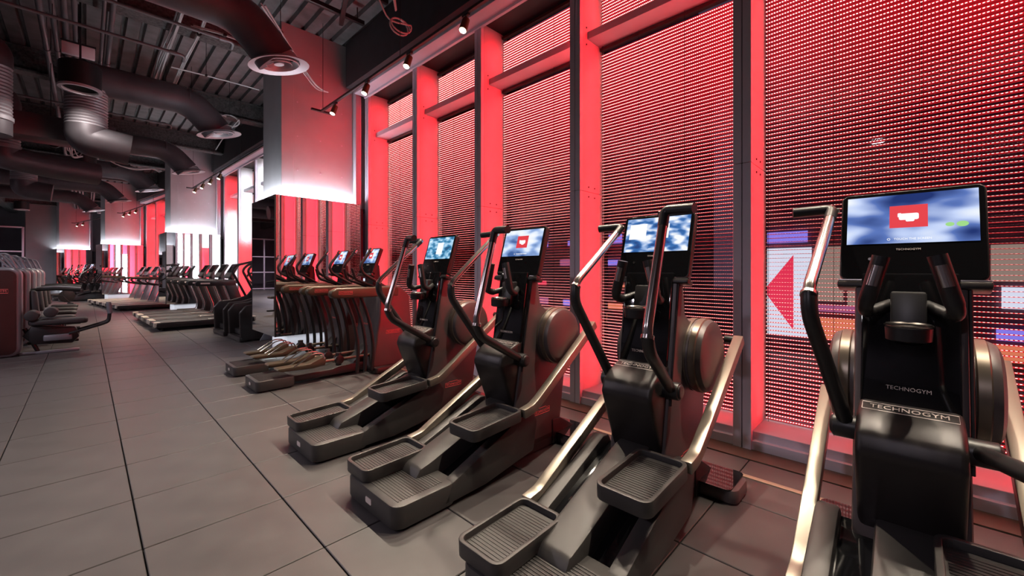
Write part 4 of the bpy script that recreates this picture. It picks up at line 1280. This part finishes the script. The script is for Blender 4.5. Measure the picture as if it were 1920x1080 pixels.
for i, (y, z, x0, x1) in enumerate(((7.0, 4.62, -3, 1.35), (11.9, 4.6, -4, 1.2), (15.6, 4.6, -4, 1.6), (7.8, 4.55, -2.5, 0.9))):
    t = thing('sprinkler_pipe', 'thin dark sprinkler pipe crossing the room, %s across the deck' % ('nearest', 'third', 'farthest', 'second')[i], 'pipe', (0, y, z), 0, 'sprinkler pipes')
    part('pipe', ('spr', i), lambda m: m.tube(fillet([(x0, 0, 0), (x1, 0, 0), (x1 + 0.12, 0, 0), (x1 + 0.12, 0.12, -0.04)], 0.05, 3), 0.022, 10), M_PIPE, t)
    part('elbow', ('spre', i), lambda m: m.tube([(x1 - 0.05, 0, 0), (x1 + 0.03, 0, 0)], 0.034, 10), M_PIPE, t)
    part('hanger', ('sprh', i), lambda m: m.tube([(x1 - 1.2, 0, 0.02), (x1 - 1.2, 0, DECK_Z - z)], 0.005, 6), M_TRACK, t)

# the white casing hung on the pipes
t = thing('white_casing', 'blank white rectangular casing hung from the pipes at the upper left', 'sign', (-0.08, 8.78, 4.48))
part('case', 'wcase', lambda m: m.box(-0.17, 0.17, -0.03, 0.03, 0, 0.17), M_WSIGN, t, 0.008)
part('top_plate', 'wtop', lambda m: m.box(-0.18, 0.18, -0.04, 0.04, 0.17, 0.19), M_GRIP, t)
part('drop_rod', 'wrod', lambda m: m.tube([(0, 0, 0.19), (0, 0, DECK_Z - 4.48)], 0.008, 6), M_TRACK, t)


def cable_bundle(pts, n, r, label, seed, name='cable_bundle', spread=0.03):
    rnd = random.Random(seed)
    t = thing(name, label, 'cable')
    for i in range(n):
        o = Vector((rnd.uniform(-spread, spread), rnd.uniform(-spread, spread), rnd.uniform(-spread, spread)))
        q = [Vector(p) + o + Vector((rnd.uniform(-1, 1), rnd.uniform(-1, 1), rnd.uniform(-1, 1))) * spread * 0.7 for p in pts]
        ob('cable', MB().tube(fillet(q, 0.3, 5), r, 6).mesh('cable'), M_CABLE, t)
    ob('cable_tie', MB().tube([Vector(pts[1]) - Vector((0, 0.02, 0)), Vector(pts[1]) + Vector((0, 0.02, 0))], spread * 1.5, 10).mesh('cable_tie'), M_BLACK, t)
    p = Vector(pts[1])
    ob('hanging_wire', MB().tube([p, Vector((p.x, p.y, DECK_Z + 0.01))], 0.004, 6).mesh('hanging_wire'), M_TRACK, t)
    return t


cable_bundle([(0.86, 3.6, 4.74), (0.87, 5.0, 4.75), (0.86, 6.2, 4.72), (0.88, 7.4, 4.74), (0.85, 8.6, 4.70), (0.88, 10.0, 4.74)], 7, 0.009, 'thick bundle of pale cables running along the deck past the large duct', 3, spread=0.035)
cable_bundle([(1.10, 6.4, 4.73), (1.12, 7.3, 4.72), (1.10, 8.6, 4.73), (1.12, 10.4, 4.74)], 3, 0.010, 'thinner bundle of pale cables beside the thick bundle', 4, spread=0.02)
cable_bundle([(1.0, 7.0, 4.66), (1.35, 6.9, 4.64), (1.7, 6.85, 4.60), (2.1, 6.9, 4.55), (2.5, 7.0, 4.60)], 3, 0.008, 'pale cables drooping towards the near column from the bundle', 5, spread=0.015)
cable_bundle([(0.95, 8.6, 4.63), (1.4, 8.5, 4.62), (1.9, 8.5, 4.62), (2.2, 8.6, 4.66)], 2, 0.008, 'pale cables sagging left of the near column', 6, spread=0.012)
cable_bundle([(0.95, 9.8, 4.74), (1.4, 9.9, 4.55), (1.8, 10.0, 4.5), (2.0, 10.1, 4.5)], 2, 0.008, 'pale cables sagging towards the coil left of the column', 7, spread=0.012)
cable_bundle([(1.55, 5.9, 4.72), (1.85, 6.2, 4.60), (2.15, 6.45, 4.40), (2.55, 6.75, 4.25), (2.75, 6.9, 4.30)], 3, 0.011, 'loose pale cables crossing before the near column', 8, spread=0.02)
cable_bundle([(1.8, 3.6, 4.76), (2.15, 4.0, 4.72), (2.5, 4.35, 4.60), (2.62, 4.50, 4.52)], 2, 0.009, 'pale cables hanging from the deck at the top', 9, spread=0.02)
cable_bundle([(0.2, 14.5, 4.3), (0.5, 14.7, 4.05), (0.9, 14.8, 4.0), (1.2, 14.8, 4.1), (1.4, 14.8, 4.05)], 3, 0.010, 'tangled pale cables before the second column', 10, spread=0.05)
cable_bundle([(-0.6, 12.0, 4.2), (-0.45, 12.3, 3.9), (-0.3, 12.6, 4.1), (-0.25, 13.0, 3.8), (-0.1, 13.5, 4.0)], 5, 0.011, 'tangled pale cables at the left under the ribbed ducts', 11, spread=0.07)
for i, (c, r, lab) in enumerate((((2.02, 9.9, 4.38), 0.16, 'round coil of pale cable left of the near column'), ((2.75, 4.6, 4.42), 0.13, 'small coil of pale cable hanging at the top near the windows'))):
    pts = [(c[0] + r * math.cos(a * 0.35), c[1] + 0.05 * math.sin(a * 0.11), c[2] + r * 0.72 * math.sin(a * 0.35)) for a in range(38)]
    t = thing('cable_coil', lab, 'cable', c)
    t.location = (0, 0, 0)
    ob('loop', MB().tube(pts, 0.010, 6).mesh('loop'), M_CABLE, t)
    tail = [pts[-1], (c[0] - 0.10, c[1], c[2] - 0.35), (c[0] - 0.22, c[1] + 0.1, c[2] - 0.62)] if i == 0 else [pts[-1], (c[0] - 0.15, c[1] + 0.05, c[2] + 0.02), (c[0] - 0.3, c[1], c[2] + 0.2)]
    ob('tail', MB().tube(fillet(tail, 0.1, 4), 0.010, 6).mesh('tail'), M_CABLE, t)
    ob('hanging_wire', MB().tube([(c[0], c[1] + 0.02, c[2] + r * 0.6), (c[0], c[1] + 0.02, DECK_Z + 0.01)], 0.004, 6).mesh('hanging_wire'), M_TRACK, t)
# dark service channels near the top of the near column
for i, (x0, y0, x1, y1) in enumerate(((1.7, 5.2, 2.9, 5.2), (1.9, 5.9, 2.9, 5.9), (2.1, 4.5, 2.6, 6.0))):
    b = MB()
    d = Vector((x1 - x0, y1 - y0, 0)).normalized()
    nn = Vector((-d.y, d.x, 0)) * 0.03
    a0, a1 = Vector((x0, y0, -0.09 * (i == 2))), Vector((x1, y1, -0.09 * (i == 2)))
    b.add([a0 + nn + Vector((0, 0, 5.02)), a0 - nn + Vector((0, 0, 5.02)), a1 - nn + Vector((0, 0, 5.02)), a1 + nn + Vector((0, 0, 5.02)),
           a0 + nn + Vector((0, 0, 5.08)), a0 - nn + Vector((0, 0, 5.08)), a1 - nn + Vector((0, 0, 5.08)), a1 + nn + Vector((0, 0, 5.08))],
          [(0, 1, 2, 3), (4, 5, 6, 7), (0, 1, 5, 4), (1, 2, 6, 5), (2, 3, 7, 6), (3, 0, 4, 7)])
    t = thing('steel_channel', 'dark steel channel under the deck before the near column, %s of three' % ('front', 'rear', 'slanting one')[i], 'bracket')
    ob('channel', b.mesh('channel', bevel=0.004), M_TRACK, t)
    for q in (0.1, 0.9):
        p = a0.lerp(a1, q)
        ob('drop_rod', MB().tube([p + Vector((0, 0, 5.07)), p + Vector((0, 0, DECK_Z + 0.02))], 0.008, 6).mesh('drop_rod'), M_TRACK, t)

# ------------------------------------------------------------------ the street behind the slats
b = MB()
b.box(4.4, 40, -25, 45, -0.3, -0.15)
struct('street_ground', b.mesh('street_ground', smooth=False), M_CONCR)


def lit(nm, c, s):
    return emis(nm, c, s)


def street(name, label, x0, x1, y0, y1, z0, z1, m, cat='building', cells=()):
    t = thing(name, label, cat, (0, 0, 0))
    b = MB()
    b.box(x0, x1, y0, y1, z0, z1)
    ob('body', b.mesh('body', smooth=False), m, t)
    for nm, a, c, d, e, mm in cells:
        bb = MB()
        bb.box(x0 - 0.06, x0 - 0.005, a, c, d, e)
        ob(nm, bb.mesh(nm, smooth=False), mm, t)
    return t


LW = lit('lit shop window', (0.80, 0.88, 1.0), 1.0)
LB = lit('blue lit window', (0.25, 0.22, 0.85), 1.1)
LR = lit('red lit sign', (0.9, 0.04, 0.10), 1.0)
LP = lit('pink lit window', (0.60, 0.16, 0.36), 0.6)
LO = lit('orange lit window', (0.9, 0.25, 0.12), 0.9)
LT = lit('warm lit curtain', (0.55, 0.42, 0.33), 0.55)
LY = lit('yellow street lamp', (1.0, 0.85, 0.5), 3.0)
M_BLD = mat('plum facade', (0.20, 0.09, 0.13), 0.8)
street('shop_front', 'lit shop front across the street behind the right-hand blind', 9.0, 12.0, -6.0, 2.0, -0.15, 7.0, M_BLD, 'building', [
    ('shop_window', 1.24, 2.02, 0.15, 1.75, LW), ('curtain', 0.80, 1.18, 0.80, 1.75, LT), ('curtain', 0.40, 0.74, 0.75, 1.6, LT), ('pink_shelf', 0.40, 1.16, 0.62, 0.74, LP), ('shop_window', -1.25, -0.95, 0.80, 1.1, LW), ('shop_window', -1.75, -1.35, 0.55, 0.75, LW), ('lower_window', -1.3, -0.9, 0.35, 0.50, LB),  # shelf drawn with the pink window emission
    ('orange_panel', 0.45, 1.15, 0.15, 0.5, LO), ('orange_panel', -1.3, -0.6, 0.05, 0.28, LO), ('violet_band', 1.3, 2.0, 1.85, 2.05, LB), ('curtain', -1.4, -0.85, 1.18, 1.7, LT)])
b = MB()
b.prism([(1.97, 0.96), (1.50, 1.62), (1.50, 0.26)], 8.90, 8.92, 'x')
tag(ob('arrow_sign', b.mesh('arrow_sign', smooth=False), LR), 'red triangular arrow sign on the lit shop window across the street', 'sign')
rw = random.Random(5)
cells = []
for a in range(7):
    for q in range(4):
        if rw.random() < 0.7:
            y_ = 4.8 + a * 1.0 + rw.uniform(0, 0.3)
            z_ = 0.2 + q * 0.65
            cells.append(('lit_window', y_, y_ + rw.uniform(0.2, 0.6), z_, z_ + rw.uniform(0.12, 0.34), rw.choice([LB, LB, LW, LP, LP, LR, LO])))
street('street_block', 'dim block with violet windows behind the middle blinds', 11.0, 14.0, 4.5, 12.0, -0.15, 9.0, M_BLD, 'building', cells)
cells = []
for a in range(9):
    for q in range(3):
        if rw.random() < 0.7:
            y_ = 15.0 + a * 1.6 + rw.uniform(0, 0.4)
            z_ = 0.6 + q * 0.8
            cells.append(('lit_window', y_, y_ + rw.uniform(0.4, 1.0), z_, z_ + rw.uniform(0.15, 0.4), rw.choice([LB, LW, LP, LP, LR])))
street('corner_block', 'far block with blue and pink windows behind the left blinds', 14.0, 17.0, 14.5, 30.0, -0.15, 9.0, M_BLD, 'building', cells)
for i, (x, y, z) in enumerate(((8.0, 9.2, 2.6), (8.2, 10.3, 2.6), (8.4, 11.6, 2.6), (8.0, 13.2, 2.6), (8.0, 14.6, 2.6))):
    t = thing('street_lamp', 'small yellow street lamp seen between the slats, %s' % ['nearest of five', 'second of five', 'third of five', 'fourth of five', 'farthest of five'][i], 'street lamp', (x, y, -0.15), 0, 'street lamps beyond the blinds')
    part('post', 'slpost', lambda m: m.tube([(0, 0, 0), (0, 0, 2.62)], 0.03, 8), M_TRACK, t)
    part('globe', 'slglobe', lambda m: m.lathe([(0.0, 2.6), (0.10, 2.65), (0.14, 2.76), (0.10, 2.87), (0.0, 2.92)], seg=14), LY, t)
